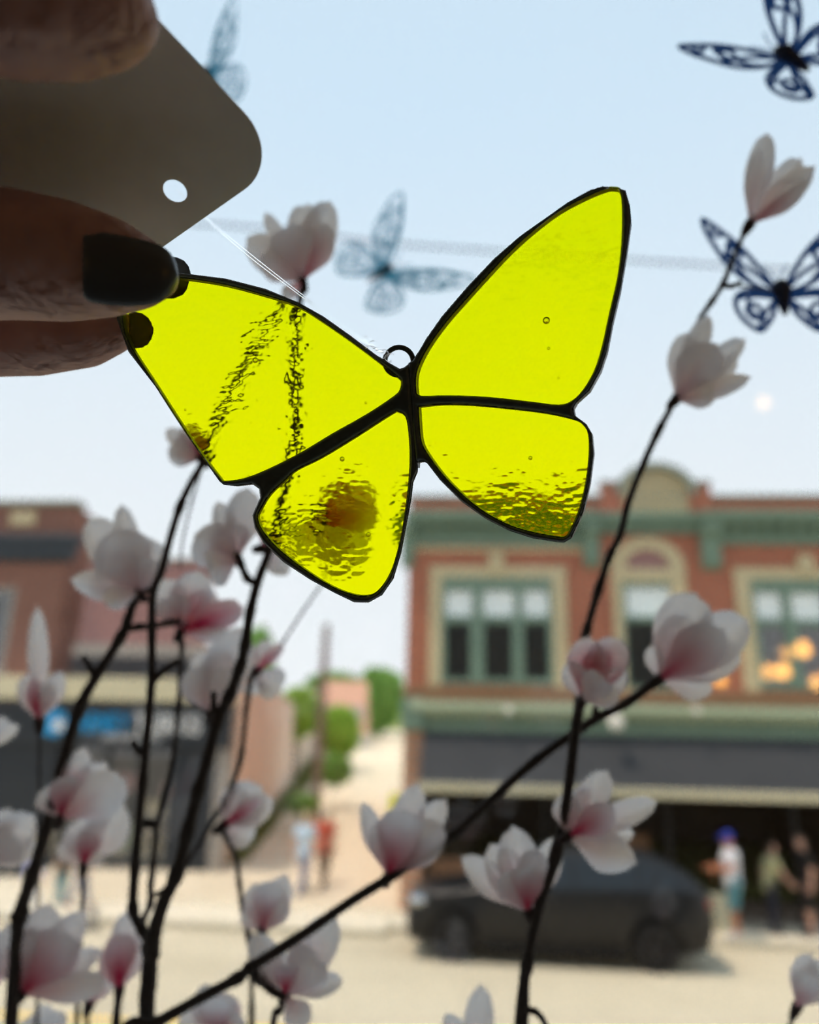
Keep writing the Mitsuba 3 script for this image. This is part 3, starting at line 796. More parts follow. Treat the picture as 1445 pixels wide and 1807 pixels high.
# ------------------------------------------------------------------ people in the street
def person(label, foot_px, head_y, facing, mats, pose='stand', z=0.12, foot=None, group=None, bend=0.0):
    """facing: degrees, 0 looks along +x, 90 away from the camera. mats: skin, shirt, legs, hair, shoes, sleeves long?, shorts?, cap?"""
    ft = ground(foot_px[0], foot_px[1], z) if foot is None else foot
    hd = ray(foot_px[0], head_y)
    s = np.dot(ft[:2] - CAM[:2], ft[:2] - CAM[:2]) / np.dot(hd[:2], ft[:2] - CAM[:2])
    hgt = (CAM + hd * s)[2] - ft[2]
    k = hgt / 1.72
    a = math.radians(facing)
    fx, sx_ = np.array([math.cos(a), math.sin(a), 0]), np.array([-math.sin(a), math.cos(a), 0])

    def J(f, s, zz):
        return ft + k * (f * fx + s * sx_ + np.array([0, 0, zz]))
    t = thing('person', label, 'person', group)
    skin, shirt, legs, hair, shoes = mats['skin'], mats['shirt'], mats['legs'], mats['hair'], mats['shoes']
    st = 0.24 if pose == 'walk' else 0.03
    lean = bend
    hipL, hipR = J(0, 0.09, 0.92), J(0, -0.09, 0.92)
    kneeL, kneeR = J(st * 0.6 + 0.03, 0.095, 0.50), J(-st * 0.35 + 0.02, -0.095, 0.50)
    ankL, ankR = J(st, 0.10, 0.08), J(-st * 1.1, -0.10, 0.10 if pose == 'walk' else 0.08)
    toeL, toeR = J(st + 0.17, 0.11, 0.035), J(-st * 1.1 + 0.16, -0.11, 0.035)
    waist, chest, neck = J(lean * 0.3, 0, 1.08), J(lean * 0.7, 0, 1.30), J(lean, 0, 1.47)
    head = J(lean + 0.03, 0, 1.61)
    shL, shR = J(lean * 0.85, 0.18, 1.40), J(lean * 0.85, -0.18, 1.40)
    arms = mats.get('arms', 'down')
    if arms == 'forward':
        elL, elR = J(lean + 0.10, 0.23, 1.14), J(lean + 0.10, -0.23, 1.14)
        haL, haR = J(lean + 0.38, 0.16, 1.12), J(lean + 0.38, -0.14, 1.14)
    elif arms == 'swing':
        elL, elR = J(lean - 0.12, 0.23, 1.13), J(lean + 0.10, -0.23, 1.13)
        haL, haR = J(lean - 0.10, 0.24, 0.88), J(lean + 0.28, -0.22, 0.95)
    else:
        elL, elR = J(lean - 0.02, 0.23, 1.12), J(lean - 0.02, -0.23, 1.12)
        haL, haR = J(lean + 0.04, 0.24, 0.86), J(lean + 0.04, -0.24, 0.86)
    R = lambda v: v * k
    chains = [[(hipL, R(.085)), (kneeL, R(.056)), (ankL, R(.038)), (toeL, R(.032))], [(hipR, R(.085)), (kneeR, R(.056)), (ankR, R(.038)), (toeR, R(.032))],
              [(hipL, R(.10)), (hipR, R(.10))], [(J(0, 0, .95), R(.12)), (waist, R(.115)), (chest, R(.125)), (neck, R(.055)), (head - [0, 0, R(.02)], R(.06))],
              [(head - [0, 0, R(.055)] + fx * R(.02), R(.055)), (head + [0, 0, R(.04)], R(.085))], [(head + fx * R(.06) - [0, 0, R(.02)], R(.03)), (head + fx * R(.095) - [0, 0, R(.03)], R(.012))],
              [(chest + sx_ * R(.07), R(.10)), (shL, R(.06))], [(chest - sx_ * R(.07), R(.10)), (shR, R(.06))],
              [(shL, R(.055)), (elL, R(.042)), (haL, R(.030))], [(shR, R(.055)), (elR, R(.042)), (haR, R(.030))]]
    for el, ha in ((elL, haL), (elR, haR)):
        d = (ha - el) / np.linalg.norm(ha - el)
        for o in (-0.03, -0.01, 0.01, 0.03):
            chains.append([(ha + d * R(.02) + fx * R(o), R(.013)), (ha + d * R(.10) + fx * R(o * 1.3), R(.009))])
        chains.append([(ha + fx * R(.03), R(.013)), (ha + d * R(.05) + fx * R(.07), R(.010))])
    put('body', blob(chains, 16, R(.05), 4), skin, t, smooth=True)
    g = 0.014
    sl = elL if mats.get('long') else shL * 0.45 + elL * 0.55
    sr = elR if mats.get('long') else shR * 0.45 + elR * 0.55
    sh = [[(J(0, 0.05, .90), R(.135)), (J(0, -0.05, .90), R(.135))], [(J(0, 0, .92), R(.14)), (waist, R(.13)), (chest, R(.14)), (neck - [0, 0, R(.02)], R(.068))],
          [(chest + sx_ * R(.07), R(.115)), (shL, R(.075)), (sl, R(.062))], [(chest - sx_ * R(.07), R(.115)), (shR, R(.075)), (sr, R(.062))]]
    if mats.get('long'):
        sh += [[(elL, R(.056)), (haL * .85 + elL * .15, R(.042))], [(elR, R(.056)), (haR * .85 + elR * .15, R(.042))]]
    put('shirt', blob(sh, 16, R(.05), 4), shirt, t, smooth=True)
    eL, eR = (ankL, ankR) if not mats.get('shorts') else (kneeL, kneeR)
    tr = [[(hipL, R(.105)), (hipR, R(.105))]]
    for h_, kn, an in ((hipL, kneeL, ankL), (hipR, kneeR, ankR)):
        tr.append([(h_, R(.105)), (kn, R(.074))] + ([] if mats.get('shorts') else [(an, R(.056))]))
    put('shorts' if mats.get('shorts') else 'trousers', blob(tr, 16, R(.05), 4), legs, t, smooth=True)
    for an, to in ((ankL, toeL), (ankR, toeR)):
        put('shoe', blob([[(an - [0, 0, R(.02)], R(.05)), (to, R(.042))]], 16, R(.04), 3), shoes, t, smooth=True)
    if mats.get('cap'):
        put('cap', blob([[(head + [0, 0, R(.065)] - fx * R(.01), R(.092)), (head + [0, 0, R(.06)] + fx * R(.01), R(.09))], [(head + [0, 0, R(.06)] + fx * R(.08), R(.02)), (head + [0, 0, R(.05)] + fx * R(.17), R(.014))]], 16, R(.04), 3), hair, t, smooth=True)
    else:
        put('hair', blob([[(head + [0, 0, R(.06)] - fx * R(.025), R(.090)), (head - [0, 0, R(.05)] - fx * R(.055), R(.06))]], 16, R(.04), 3), hair, t, smooth=True)
    return t


M = lambda **k: {a: ('m_' + b if a in ('skin', 'shirt', 'legs', 'hair', 'shoes') else b) for a, b in k.items()}
person('person in a blue cap, white t-shirt and shorts facing left under the awning', (1302, 1656), 1472, 180,
       M(skin='skin_tan', shirt='white_cloth', legs='teal_cloth', hair='cap_blue', shoes='shoe_pale', shorts=True, cap=True, arms='forward'))
person('person in an olive top and dark trousers right of the one in the blue cap', (1366, 1648), 1488, 0,
       M(skin='skin_pale', shirt='olive_cloth', legs='navy_cloth', hair='hair_dark', shoes='black_cloth', arms='swing'), bend=0.10)
person('person in black with bare legs at the right edge under the awning', (1434, 1652), 1478, 180,
       M(skin='skin_pale', shirt='black_cloth', legs='black_cloth', hair='hair_dark', shoes='black_cloth', shorts=True, arms='down'))
person('fair-haired person in a pale blue top walking into the alley', (532, 1586), 1434, 60,
       M(skin='skin_pale', shirt='pale_blue_cloth', legs='slate_cloth', hair='hair_blond', shoes='slate_cloth', arms='swing'), pose='walk')
person('person in a red top walking in the alley, right of the fair-haired one', (568, 1578), 1428, 70,
       M(skin='skin_pale', shirt='red_cloth', legs='brown_cloth', hair='hair_grey', shoes='black_cloth', arms='down'), pose='walk')
person('person in a lavender white shirt at the left edge of the street', (42, 1628), 1480, 20,
       M(skin='skin_pale', shirt='lavender_cloth', legs='white_cloth', hair='hair_blond', shoes='shoe_pale', arms='swing', long=True), pose='walk')
person('person in dark clothes standing in front of the dark shopfront at left', (103, 1596), 1486, 90,
       M(skin='skin_pale', shirt='brown_cloth', legs='teal_cloth', hair='hair_dark', shoes='black_cloth', arms='down'))
person('person in grey blue trousers walking past the dark shopfront at left', (136, 1600), 1482, 0,
       M(skin='skin_pale', shirt='slate_cloth', legs='slate_cloth', hair='hair_dark', shoes='skin_tan', arms='swing'), pose='walk')
# a folded sandwich board behind the car
sb = thing('sandwich_board', 'cream sandwich board on the pavement behind the black car', 'sign board')
bp = ground(1262, 1642, 0.12)
for s in (-1, 1):
    m = bx(-0.26, 0.26, -0.012, 0.012, 0, 0.62, 0.006)
    m.apply_transform(trimesh.transformations.rotation_matrix(s * 0.22, (1, 0, 0)))
    m.apply_translation(bp + np.array([0, s * 0.135, 0.0]))
    put('board', m, 'm_valance', sb)
put('hinge', tube([bp + [-0.25, 0, 0.61], bp + [0.25, 0, 0.61]], 0.018, 8), 'm_dark', sb, smooth=True)
# street drain box seen as a dark patch between the blossoms
db = thing('kerb_post', 'small dark post base standing by the kerb at left', 'post')
bp = ground(160, 1640, 0.0)
put('base', bx(bp[0] - .12, bp[0] + .12, bp[1] - .12, bp[1] + .12, 0, 0.05, 0.01), 'm_dark', db)
put('post', lathe([(0, 0.05), (0.09, 0.05), (0.05, 0.34), (0, 0.36)], 14).apply_translation((bp[0], bp[1], 0)), 'm_grey_stone', db, smooth=40)

# ------------------------------------------------------------------ the black car
def car():
    t = thing('car', 'black estate car driving left along the sunlit street', 'car')
    a, b = ground(800, 1697), ground(1160, 1717)
    fw = (a - b) / np.linalg.norm(a - b)
    lf = np.cross([0, 0, 1.0], fw)
    wb = np.linalg.norm(a - b)
    HW = 0.90
    o = (a + b) / 2 - lf * (HW - 0.10)
    Mx = np.eye(4)
    Mx[:3, 0], Mx[:3, 1], Mx[:3, 2], Mx[:3, 3] = fw, lf, (0, 0, 1), o
    k = wb / 2.90
    S = [(2.20, .40, .50, .58, .52, .72, .50, .76, .40), (2.13, .24, .72, .55, .80, .82, .76, .90, .62), (1.9, .20, .80, .58, .89, .90, .84, .97, .70), (1.2, .20, .84, .60, .91, .98, .86, 1.06, .72),
         (0.95, .20, .84, .60, .91, 1.00, .87, 1.12, .72), (0.25, .20, .85, .60, .92, 1.03, .87, 1.50, .63), (-0.1, .20, .85, .60, .92, 1.04, .87, 1.57, .62), (-0.9, .20, .85, .60, .92, 1.06, .87, 1.60, .61),
         (-1.5, .20, .85, .60, .92, 1.08, .87, 1.55, .60), (-2.0, .22, .82, .62, .90, 1.10, .84, 1.32, .60), (-2.20, .28, .76, .62, .86, 1.08, .80, 1.14, .62), (-2.30, .40, .60, .62, .74, 0.98, .66, 1.02, .52)]
    rings = []
    for (x, zb, wsill, zm, wm, zbelt, wbelt, zt, wt) in S:
        half = [(0, zb), (wsill * .8, zb), (wsill, zb + .06), (wm, zm), (wbelt + .01, zbelt - .03), (wbelt, zbelt), ((wbelt + wt) / 2 - .01, (zbelt + zt) / 2), (wt + .03, zt - .05), (wt - .08, zt), (0, zt + .03)]
        ring = [(x * k, y, z) for y, z in half] + [(x * k, -y, z) for y, z in half[-2:0:-1]]
        rings.append(ring)
    v = np.array(rings)
    n = v.shape[1]
    vv = v.reshape(-1, 3)
    f = []
    for i in range(len(S) - 1):
        for j in range(n):
            p_, q_ = i * n + j, i * n + (j + 1) % n
            f += [[p_, q_, q_ + n], [p_, q_ + n, p_ + n]]
    vv = np.vstack([vv, v[0].mean(0), v[-1].mean(0)])
    e0, e1 = len(vv) - 2, len(vv) - 1
    for j in range(n):
        f += [[e0, (j + 1) % n, j], [e1, (len(S) - 1) * n + j, (len(S) - 1) * n + (j + 1) % n]]
    body = trimesh.Trimesh(vv, f, process=True)
    body.fix_normals()
    if body.volume < 0:
        body.invert()
    mf = Manifold(m3.Mesh(np.asarray(body.vertices, np.float32), np.asarray(body.faces, np.uint32)))
    for x in (1.45 * k, -1.45 * k):
        for s in (-1, 1):
            c = Manifold.cylinder(0.40, 0.40, 0.40, 32).rotate((90, 0, 0)).translate((x, s * 0.82 + 0.20, 0.34))
            mf = mf - c
    q = mf.to_mesh()
    body = trimesh.Trimesh(q.vert_properties[:, :3], q.tri_verts, process=False)
    put('body', moved(body, Mx), 'm_car', t, smooth=35)

    def side(pts, s, off=0.006):
        """a flat glass panel lying on the flank, from (x, share of belt-to-roof)"""
        out = []
        for x, hfrac in pts:
            xs = np.array([r[0] for r in S])[::-1]
            g = lambda i: np.interp(x, xs, np.array([r[i] for r in S])[::-1])
            zb_, wb_, zt_, wt_ = g(5), g(6), g(7) - .05, g(8) + .03
            out.append([x * k, s * (wb_ + (wt_ - wb_) * hfrac + off), zb_ + (zt_ - zb_) * hfrac])
        m = np.array(out)
        c = m.mean(0)
        nn = len(m)
        v2 = np.vstack([m, m - [0, s * 0.01, 0]])
        f2 = [[0, i, i + 1] for i in range(1, nn - 1)] + [[nn, nn + i + 1, nn + i] for i in range(1, nn - 1)]
        for i in range(nn):
            j = (i + 1) % nn
            f2 += [[i, nn + i, nn + j], [i, nn + j, j]]
        return trimesh.Trimesh(v2, f2, process=False)
    for s in (1, -1):
        put('window', moved(side([(0.72, .08), (-0.28, .08), (-0.28, .90), (0.16, .90)], s), Mx), 'm_car_glass', t)
        put('window', moved(side([(-0.36, .08), (-1.22, .08), (-1.22, .88), (-0.36, .90)], s), Mx), 'm_car_glass', t)
        put('window', moved(side([(-1.30, .10), (-1.85, .16), (-1.72, .72), (-1.30, .86)], s), Mx), 'm_car_glass', t)
        put('headlamp', moved(ball((1.98 * k, s * 0.79, 0.80), (0.15, 0.10, 0.08)), Mx), 'm_chrome', t, smooth=True)
        put('tail_lamp', moved(bx(-2.27 * k, -2.12 * k, s * .72 - .10, s * .72 + .10, .86, .98, .03), Mx), 'm_lamp_red', t)
        mm = put('wing_mirror', moved(ball((0.70 * k, s * 1.00, 1.06), (0.07, 0.12, 0.08)), Mx), 'm_car', t, smooth=True)
        for x in (0.0, -0.98):
            put('door_handle', moved(bx(x - .09, x + .09, s * .905 - .018, s * .905 + .018, .90, .925, .006), Mx), 'm_rim', t)
        put('sill', moved(bx(-1.0 * k, 1.0 * k, s * .86 - .03, s * .86 + .03, .20, .27, .01), Mx), 'm_tyre', t)
    ws = np.array([(0.98, -.66, 1.13), (0.98, .66, 1.13), (0.30, .56, 1.515), (0.30, -.56, 1.515)]) * [k, 1, 1]
    put('windscreen', moved(trimesh.Trimesh(np.vstack([ws + [.015, 0, .02], ws]), [[0, 1, 2], [0, 2, 3], [4, 6, 5], [4, 7, 6], [0, 4, 5], [0, 5, 1], [1, 5, 6], [1, 6, 2], [2, 6, 7], [2, 7, 3], [3, 7, 4], [3, 4, 0]], process=False), Mx), 'm_car_glass', t)
    for x in (1.45 * k, -1.45 * k):
        for s in (1, -1):
            ty = lathe([(0.20, -0.11), (0.30, -0.11), (0.335, -0.08), (0.34, 0), (0.335, 0.08), (0.30, 0.11), (0.20, 0.11)], 32)
            ty.apply_transform(trimesh.transformations.rotation_matrix(math.pi / 2, (1, 0, 0)))
            ty.apply_translation((x, s * 0.78, 0.34))
            w = put('wheel', moved(ty, Mx), 'm_tyre', t, smooth=40)
            rim = [lathe([(0, -0.03), (0.06, -0.03), (0.06, 0.05), (0, 0.06)], 20), lathe([(0.19, -0.1), (0.22, -0.1), (0.22, 0.1), (0.19, 0.1), (0.19, -0.1)], 32)]
            for a5 in range(5):
                sp = bx(0.03, 0.20, -0.022, 0.022, 0.02, 0.05, 0.006)
                sp.apply_transform(trimesh.transformations.rotation_matrix(a5 * 2 * math.pi / 5, (0, 0, 1)))
                rim.append(sp)
            rm = cat(*rim)
            rm.apply_transform(trimesh.transformations.rotation_matrix(-s * math.pi / 2, (1, 0, 0)))
            rm.apply_translation((x, s * 0.82, 0.34))
            put('rim', moved(rm, Mx), 'm_rim', w, smooth=40)
    return t


car()

# ------------------------------------------------------------------ magnolia branches in the window
def petal(b, t, w, view, cup, bulge, pk, seed, ns=16, nt=9):
    q = np.random.default_rng(seed)
    L = np.linalg.norm(t - b)
    ax = (t - b) / L
    side = np.cross(ax, view)
    side /= np.linalg.norm(side) + 1e-9
    nrm = np.cross(side, ax)
    if np.dot(nrm, view) > 0:
        nrm = -nrm                       # nrm looks back at the viewer
    tipx = 1.25 + 1.1 * q.random()
    s = np.linspace(0, 1, ns)[:, None]
    tau = np.linspace(-1, 1, nt)[None, :]
    mid = (b + t) / 2 + nrm * bulge * L
    c = (1 - s)[..., None] ** 2 * b + 2 * (s * (1 - s))[..., None] * mid + (s ** 2)[..., None] * t
    x = np.clip(s / 0.58, 0, 1)
    prof = (0.14 + 0.86 * x * x * (3 - 2 * x)) * np.sqrt(np.clip(1 - np.clip((s - 0.58) / 0.42, 0, 1) ** tipx, 0.0, 1))
    prof = np.maximum(prof, 0.02)
    wv = 0.10 * (meshkit.noise(np.stack([s * 4 + 0 * tau, tau * 1.5 + 0 * s, 0 * s * tau + seed], -1)) - 0.5) * s
    ph, sk = q.random() * 6, (q.random() - 0.5) * 0.25
    half = w / 2 * prof
    v = c + side * (half * (tau + sk * s * (1 - np.abs(tau)))) [..., None] + nrm * (cup * half * tau ** 2 + w * wv + 0.05 * w * s * np.sin(3 * tau + ph))[..., None]
    v[-1] += ax * (0.02 * L * np.cos(5 * tau[0] + ph))[:, None]
    fade = np.clip(1.15 * (1.0 - s / (pk[1] + 0.22)), 0, 1) * (0.6 + 0.4 * np.exp(-(tau / 0.55) ** 2))
    streak = pk[2] * np.exp(-(tau / 0.28) ** 2) * np.clip(1 - s / 0.75, 0, 1)
    vein = 0.04 * np.cos(tau * 22) * np.clip(1 - s, 0, 1)
    a_ = np.clip((0.10 + 1.15 * pk[0]) * np.maximum(fade, streak) + pk[0] * vein, 0, 1)[..., None]
    col = np.array([0.90, 0.885, 0.89]) * (1 - a_) + np.array([0.60, 0.030, 0.11]) * a_
    i, j = np.meshgrid(np.arange(ns - 1), np.arange(nt - 1), indexing='ij')
    f = np.stack([i * nt + j, i * nt + j + 1, (i + 1) * nt + j + 1, (i + 1) * nt + j], -1).reshape(-1, 4)
    f = np.vstack([f[:, [0, 1, 2]], f[:, [0, 2, 3]]])
    return trimesh.Trimesh(v.reshape(-1, 3), f, process=False), col.reshape(-1, 3)


def blossom(parent, bx_, by_, d, petals, tone=1.0, stem=True):
    """a blossom whose base is at (bx_, by_), d metres away; petals: (tip x, tip y, width, depth offset in mm, pink)"""
    b = P(bx_, by_, d)
    view = ray(bx_, by_)
    view = view / np.linalg.norm(view)
    cx, cy = np.mean([q[0] for q in petals]), np.mean([q[1] for q in petals])
    axis = P(cx, cy, d) - b
    axis /= np.linalg.norm(axis)
    s = d / FPX
    cal = [b - axis * s * 16, b - axis * s * 4, b + axis * s * 8, b + axis * s * 22]
    hold = put('blossom', tube(catmull(cal, 4), np.interp(np.linspace(0, 1, 13), [0, .35, .7, 1], np.array([6, 9, 10, 3]) * s), 10), 'm_bud', parent, smooth=True)
    for k, pt in enumerate(petals):
        tx, ty, w, dz = pt[:4]
        pk = pt[4] if len(pt) > 4 else 0.75
        pl = pt[5] if len(pt) > 5 else 0.55
        tip = P(tx, ty, d + dz / 1000.0)
        cup = 0.55 if dz > 0 else -0.55
        base = b + axis * s * 3 + view * (0.0012 if dz > 0 else -0.0012)
        m, col = petal(base, tip, w * s, view, cup, -0.10 if dz > 0 else 0.12, (pk * tone, pl, 0.9), int(bx_ * 7 + by_ * 3 + k * 13))
        put('petal', m, 'm_petal', hold, smooth=True, color=col)
    return hold


def stem(parent, pts, d, w0, w1, d1=None, name='stem', sides=10, seed=0, knots=()):
    """a twig through the photograph's points, w0..w1 pixels wide, from d to d1 metres away"""
    d1 = d if d1 is None else d1
    n = len(pts)
    dd = np.linspace(d, d1, n)
    p3 = np.array([P(x, y, z) for (x, y), z in zip(pts, dd)])
    c = catmull(p3, 7)
    zz = np.linspace(d, d1, len(c))
    r = np.linspace(w0, w1, len(c)) / 2 * zz / FPX
    q = np.random.default_rng(seed + int(pts[0][0]))
    for kx in range(0, len(c), 7):
        if q.random() < 0.7:
            r[max(0, kx - 1):kx + 2] *= 1.0 + 0.28 * q.random()
    return put(name, tube(c, r, sides, 0.10, seed), 'm_stem', parent, smooth=True)


def root(x, y, dx, d):
    """where a branch that leaves the frame at (x, y) meets the window ledge"""
    n = np.array([0, 0, 1.0])
    for yy in range(int(y), 2600, 4):
        q = P(x + dx * (yy - y) / 200.0, yy, d)
        if q[2] < SILL + 0.002:
            return (x + dx * (yy - y) / 200.0, yy)
    return (x, 2200)


def branch(label):
    return thing('magnolia_branch', label, 'flower branch')


# the left-hand branch: dark stem from the lower left corner to the big white blossom
D1 = 0.300
b = branch('leftmost blossoming magnolia branch, rising from the lower left corner to a large white blossom')
stem(b, [root(14, 1807, -6, D1), (20, 1800), (27, 1700), (33, 1620), (55, 1550), (82, 1460), (110, 1350), (140, 1250), (168, 1197), (213, 1124), (226, 1092), (236, 1062), (247, 1050)], D1, 24, 15, name='stem', seed=1)
stem(b, [(168, 1197), (158, 1175), (146, 1158)], D1, 14, 10, name='twig')
stem(b, [(220, 1112), (245, 1106), (268, 1105), (300, 1099), (318, 1097)], D1, 13, 11, name='twig')
stem(b, [(33, 1620), (40, 1606), (30, 1600)], D1, 30, 18, name='node')
stem(b, [(247, 1050), (268, 1034)], D1, 13, 12, name='twig')
blossom(b, 248, 1048, D1 - .002, [(213, 892, 42, 6, .1), (158, 915, 74, 5, .1), (262, 950, 84, 4, .1), (126, 1022, 56, -4, .15), (200, 938, 104, -9, .2, .35), (268, 985, 60, -4, .2), (182, 1058, 46, -8, .15), (172, 990, 92, -3, .25)])
blossom(b, 318, 1118, D1 + .004, [(428, 1070, 52, -8, 1.0, 1.1), (352, 1008, 76, 5, .7, .6), (288, 1022, 66, 3, .5), (400, 1112, 40, -6, .6), (300, 1050, 60, -5, .6), (378, 1046, 60, 7, .9, .8)])
blossom(b, 106, 1448, D1 - .004, [(150, 1318, 46, 5, .8), (222, 1376, 84, -6, .5, .4), (84, 1388, 58, 6, .3), (186, 1345, 62, 8, .5), (120, 1370, 56, -3, .9, .7)])
blossom(b, 38, 1758, D1 + .004, [(86, 1596, 84, 6, .5), (150, 1606, 66, 4, .5), (178, 1676, 52, 6, .3), (14, 1632, 66, 5, .5), (186, 1734, 50, -5, .4), (118, 1650, 92, -7, .8, .75), (60, 1640, 80, -3, .6)])

# the middle pair: a trunk at x = 262 that forks
D2 = 0.284
b = branch('forked dark magnolia branch whose left arm passes a small bud behind the left glass wing')
stem(b, [root(258, 1800, 2, D2), (259, 1800), (262, 1740), (266, 1665)], D2, 30, 27, name='stem', seed=2)
stem(b, [(266, 1668), (250, 1640), (235, 1606), (238, 1535), (245, 1450), (252, 1380), (258, 1310), (267, 1205), (268, 1110), (270, 1045), (285, 1008), (300, 950), (318, 893), (338, 850), (359, 814), (385, 745), (420, 680), (450, 620), (480, 570), (504, 522)],
     D2, 17, 11, name='arm', seed=3)
stem(b, [(267, 1205), (285, 1187), (314, 1166)], D2, 14, 12, name='twig')
stem(b, [(246, 1330), (238, 1316), (236, 1306)], D2, 12, 9, name='twig')
stem(b, [(359, 818), (340, 880), (322, 955), (318, 1003)], D2 + .02, 4, 3, name='thin_twig')
blossom(b, 358, 812, D2, [(294, 758, 34, 4, .3), (296, 795, 46, -4, .5, .4), (328, 750, 44, 6, .6), (344, 765, 44, -2, .9, .9), (310, 774, 46, 2, .3)])
b = branch('dark magnolia branch running up behind the left glass wings to a large grey-pink blossom')
D3 = 0.276
stem(b, [(270, 1690), (270, 1655), (289, 1590), (311, 1544), (332, 1464), (350, 1395), (367, 1336), (384, 1272), (404, 1230), (424, 1175), (433, 1137), (441, 1081), (455, 1026), (474, 974), (496, 905), (513, 830), (521, 760), (522, 650), (525, 560), (534, 505)],
     D3, 25, 11, name='stem', seed=4)
stem(b, [(452, 1030), (436, 1020), (424, 992)], D3, 14, 12, name='twig')
stem(b, [(386, 1270), (378, 1250), (377, 1222)], D3, 16, 10, name='twig')
stem(b, [(306, 1560), (278, 1577), (262, 1592)], D3, 7, 5, name='thin_twig')
blossom(b, 534, 500, D3, [(468, 376, 34, 5, .15), (580, 356, 66, 4, .2), (540, 362, 64, 7, .2), (436, 420, 64, -3, .15), (500, 524, 28, -5, .7), (512, 396, 92, -8, .25, .4), (578, 395, 60, -4, .6, .7), (462, 450, 60, -6, .2)])
blossom(b, 421, 990, D3, [(343, 945, 86, -5, .25), (384, 886, 46, 5, .1), (437, 862, 66, 4, .12), (366, 1004, 74, -8, .3), (398, 925, 70, 3, .5, .5)])
stem(b, [(478, 962), (520, 925), (556, 911)], D3, 12, 10, name='twig')
blossom(b, 560, 910, D3, [(662, 868, 76, 4, .8, .8), (640, 988, 84, 5, .1), (604, 996, 60, -4, .1), (668, 915, 60, -5, .8, .8), (522, 985, 56, 4, .2), (606, 862, 50, 5, .5)])
blossom(b, 462, 968, D3 + .004, [(508, 1012, 44, 3, .2), (492, 948, 46, 5, .8, .8), (478, 932, 40, -3, .8)])
D4 = 0.305
b = branch('thin upright magnolia branch between two thicker dark stems, with drooping white petals')
stem(b, [(272, 1690), (252, 1632), (265, 1596), (266, 1560), (271, 1520), (277, 1458), (287, 1416), (304, 1347), (315, 1250), (318, 1189), (321, 1140), (318, 1118)], D4, 13, 8, D4 - .002, name='stem', seed=5)
stem(b, [(250, 1455), (262, 1452), (278, 1458)], D4 - .008, 16, 14, name='twig')
blossom(b, 372, 1262, D4, [(338, 1178, 66, -4, .25), (424, 1108, 84, 4, .1), (392, 1140, 74, 6, .1), (412, 1180, 60, -5, .12), (352, 1150, 52, 5, .1)])
stem(b, [(318, 1200), (345, 1245), (372, 1266)], D4, 6, 6, name='thin_twig')
D5 = 0.320
b = branch('thin greyish magnolia branch left of the pale alley wall with a slim pink bud')
stem(b, [(312, 1560), (332, 1520), (363, 1471), (394, 1416), (408, 1389), (425, 1337), (436, 1240), (443, 1200), (448, 1186)], D5, 9, 9, name='stem', seed=6)
stem(b, [(391, 1466), (416, 1513), (422, 1558), (428, 1607), (438, 1652), (443, 1700), (444, 1807), root(444, 1807, 0, D5)], D5, 9, 9, name='twig', seed=7)
stem(b, [(452, 1190), (475, 1165), (498, 1135), (530, 1085), (565, 1035), (600, 990)], D5 + .02, 5, 4, name='thin_twig')
blossom(b, 447, 1188, D5, [(500, 1136, 24, -5, .9, .9), (496, 1216, 60, 4, .05), (452, 1226, 46, 3, .05), (440, 1146, 34, 4, .1), (474, 1130, 34, 5, .3)])
blossom(b, 390, 1460, D5 - .003, [(482, 1412, 56, 5, .15), (460, 1386, 76, 6, .15), (448, 1478, 52, 4, .2), (462, 1408, 26, -6, 1.0, .95), (424, 1385, 50, 5, .15)])
blossom(b, 462, 1648, D5 - .02, [(506, 1545, 54, 4, .35), (450, 1558, 52, 5, .35), (482, 1556, 62, -5, .7, .6), (432, 1602, 40, 3, .3), (502, 1590, 44, -4, .4)])

# the long diagonal branch across the lower middle
D6 = 0.272
b = branch('long diagonal magnolia branch running from lower left up to the brick windows at right')
stem(b, [root(150, 1905, 0, D6), (205, 1850), (275, 1806), (315, 1783), (354, 1761), (419, 1726), (441, 1708), (498, 1672), (552, 1637), (620, 1590), (688, 1548), (740, 1512), (801, 1472), (845, 1432), (885, 1395), (940, 1346), (1003, 1300), (1056, 1266), (1108, 1239), (1158, 1201)],
     D6, 20, 15, D6 - .01, name='stem', seed=8)
stem(b, [(441, 1708), (458, 1728), (480, 1748), (498, 1758)], D6, 17, 14, name='twig')
stem(b, [(1052, 1262), (1050, 1248)], D6 - .008, 15, 9, name='twig')
stem(b, [(500, 1758), (494, 1785), (480, 1830), root(480, 1830, -10, D6)], D6, 11, 11, name='twig')
blossom(b, 502, 1758, D6, [(592, 1616, 74, 5, .3), (446, 1648, 56, 4, .1), (604, 1728, 40, 6, .2), (540, 1815, 50, -5, .3), (556, 1690, 88, -6, .35, .4), (478, 1676, 62, 3, .15), (508, 1700, 44, -8, 1.0, .8)])
blossom(b, 684, 1550, D6 - .004, [(641, 1416, 42, 4, .3), (738, 1384, 62, 5, .45), (786, 1412, 54, 6, .35), (778, 1456, 70, -5, .6, .55), (716, 1432, 84, -8, .85, .6), (664, 1450, 44, -2, .5)])
blossom(b, 1160, 1202, D6 - .010, [(1228, 1048, 96, 5, .2), (1314, 1092, 92, 5, .15), (1306, 1146, 74, 4, .2), (1150, 1140, 34, 3, .1), (1256, 1212, 60, 4, .1), (1276, 1110, 84, -8, .75, .65), (1205, 1085, 70, 6, .15)])
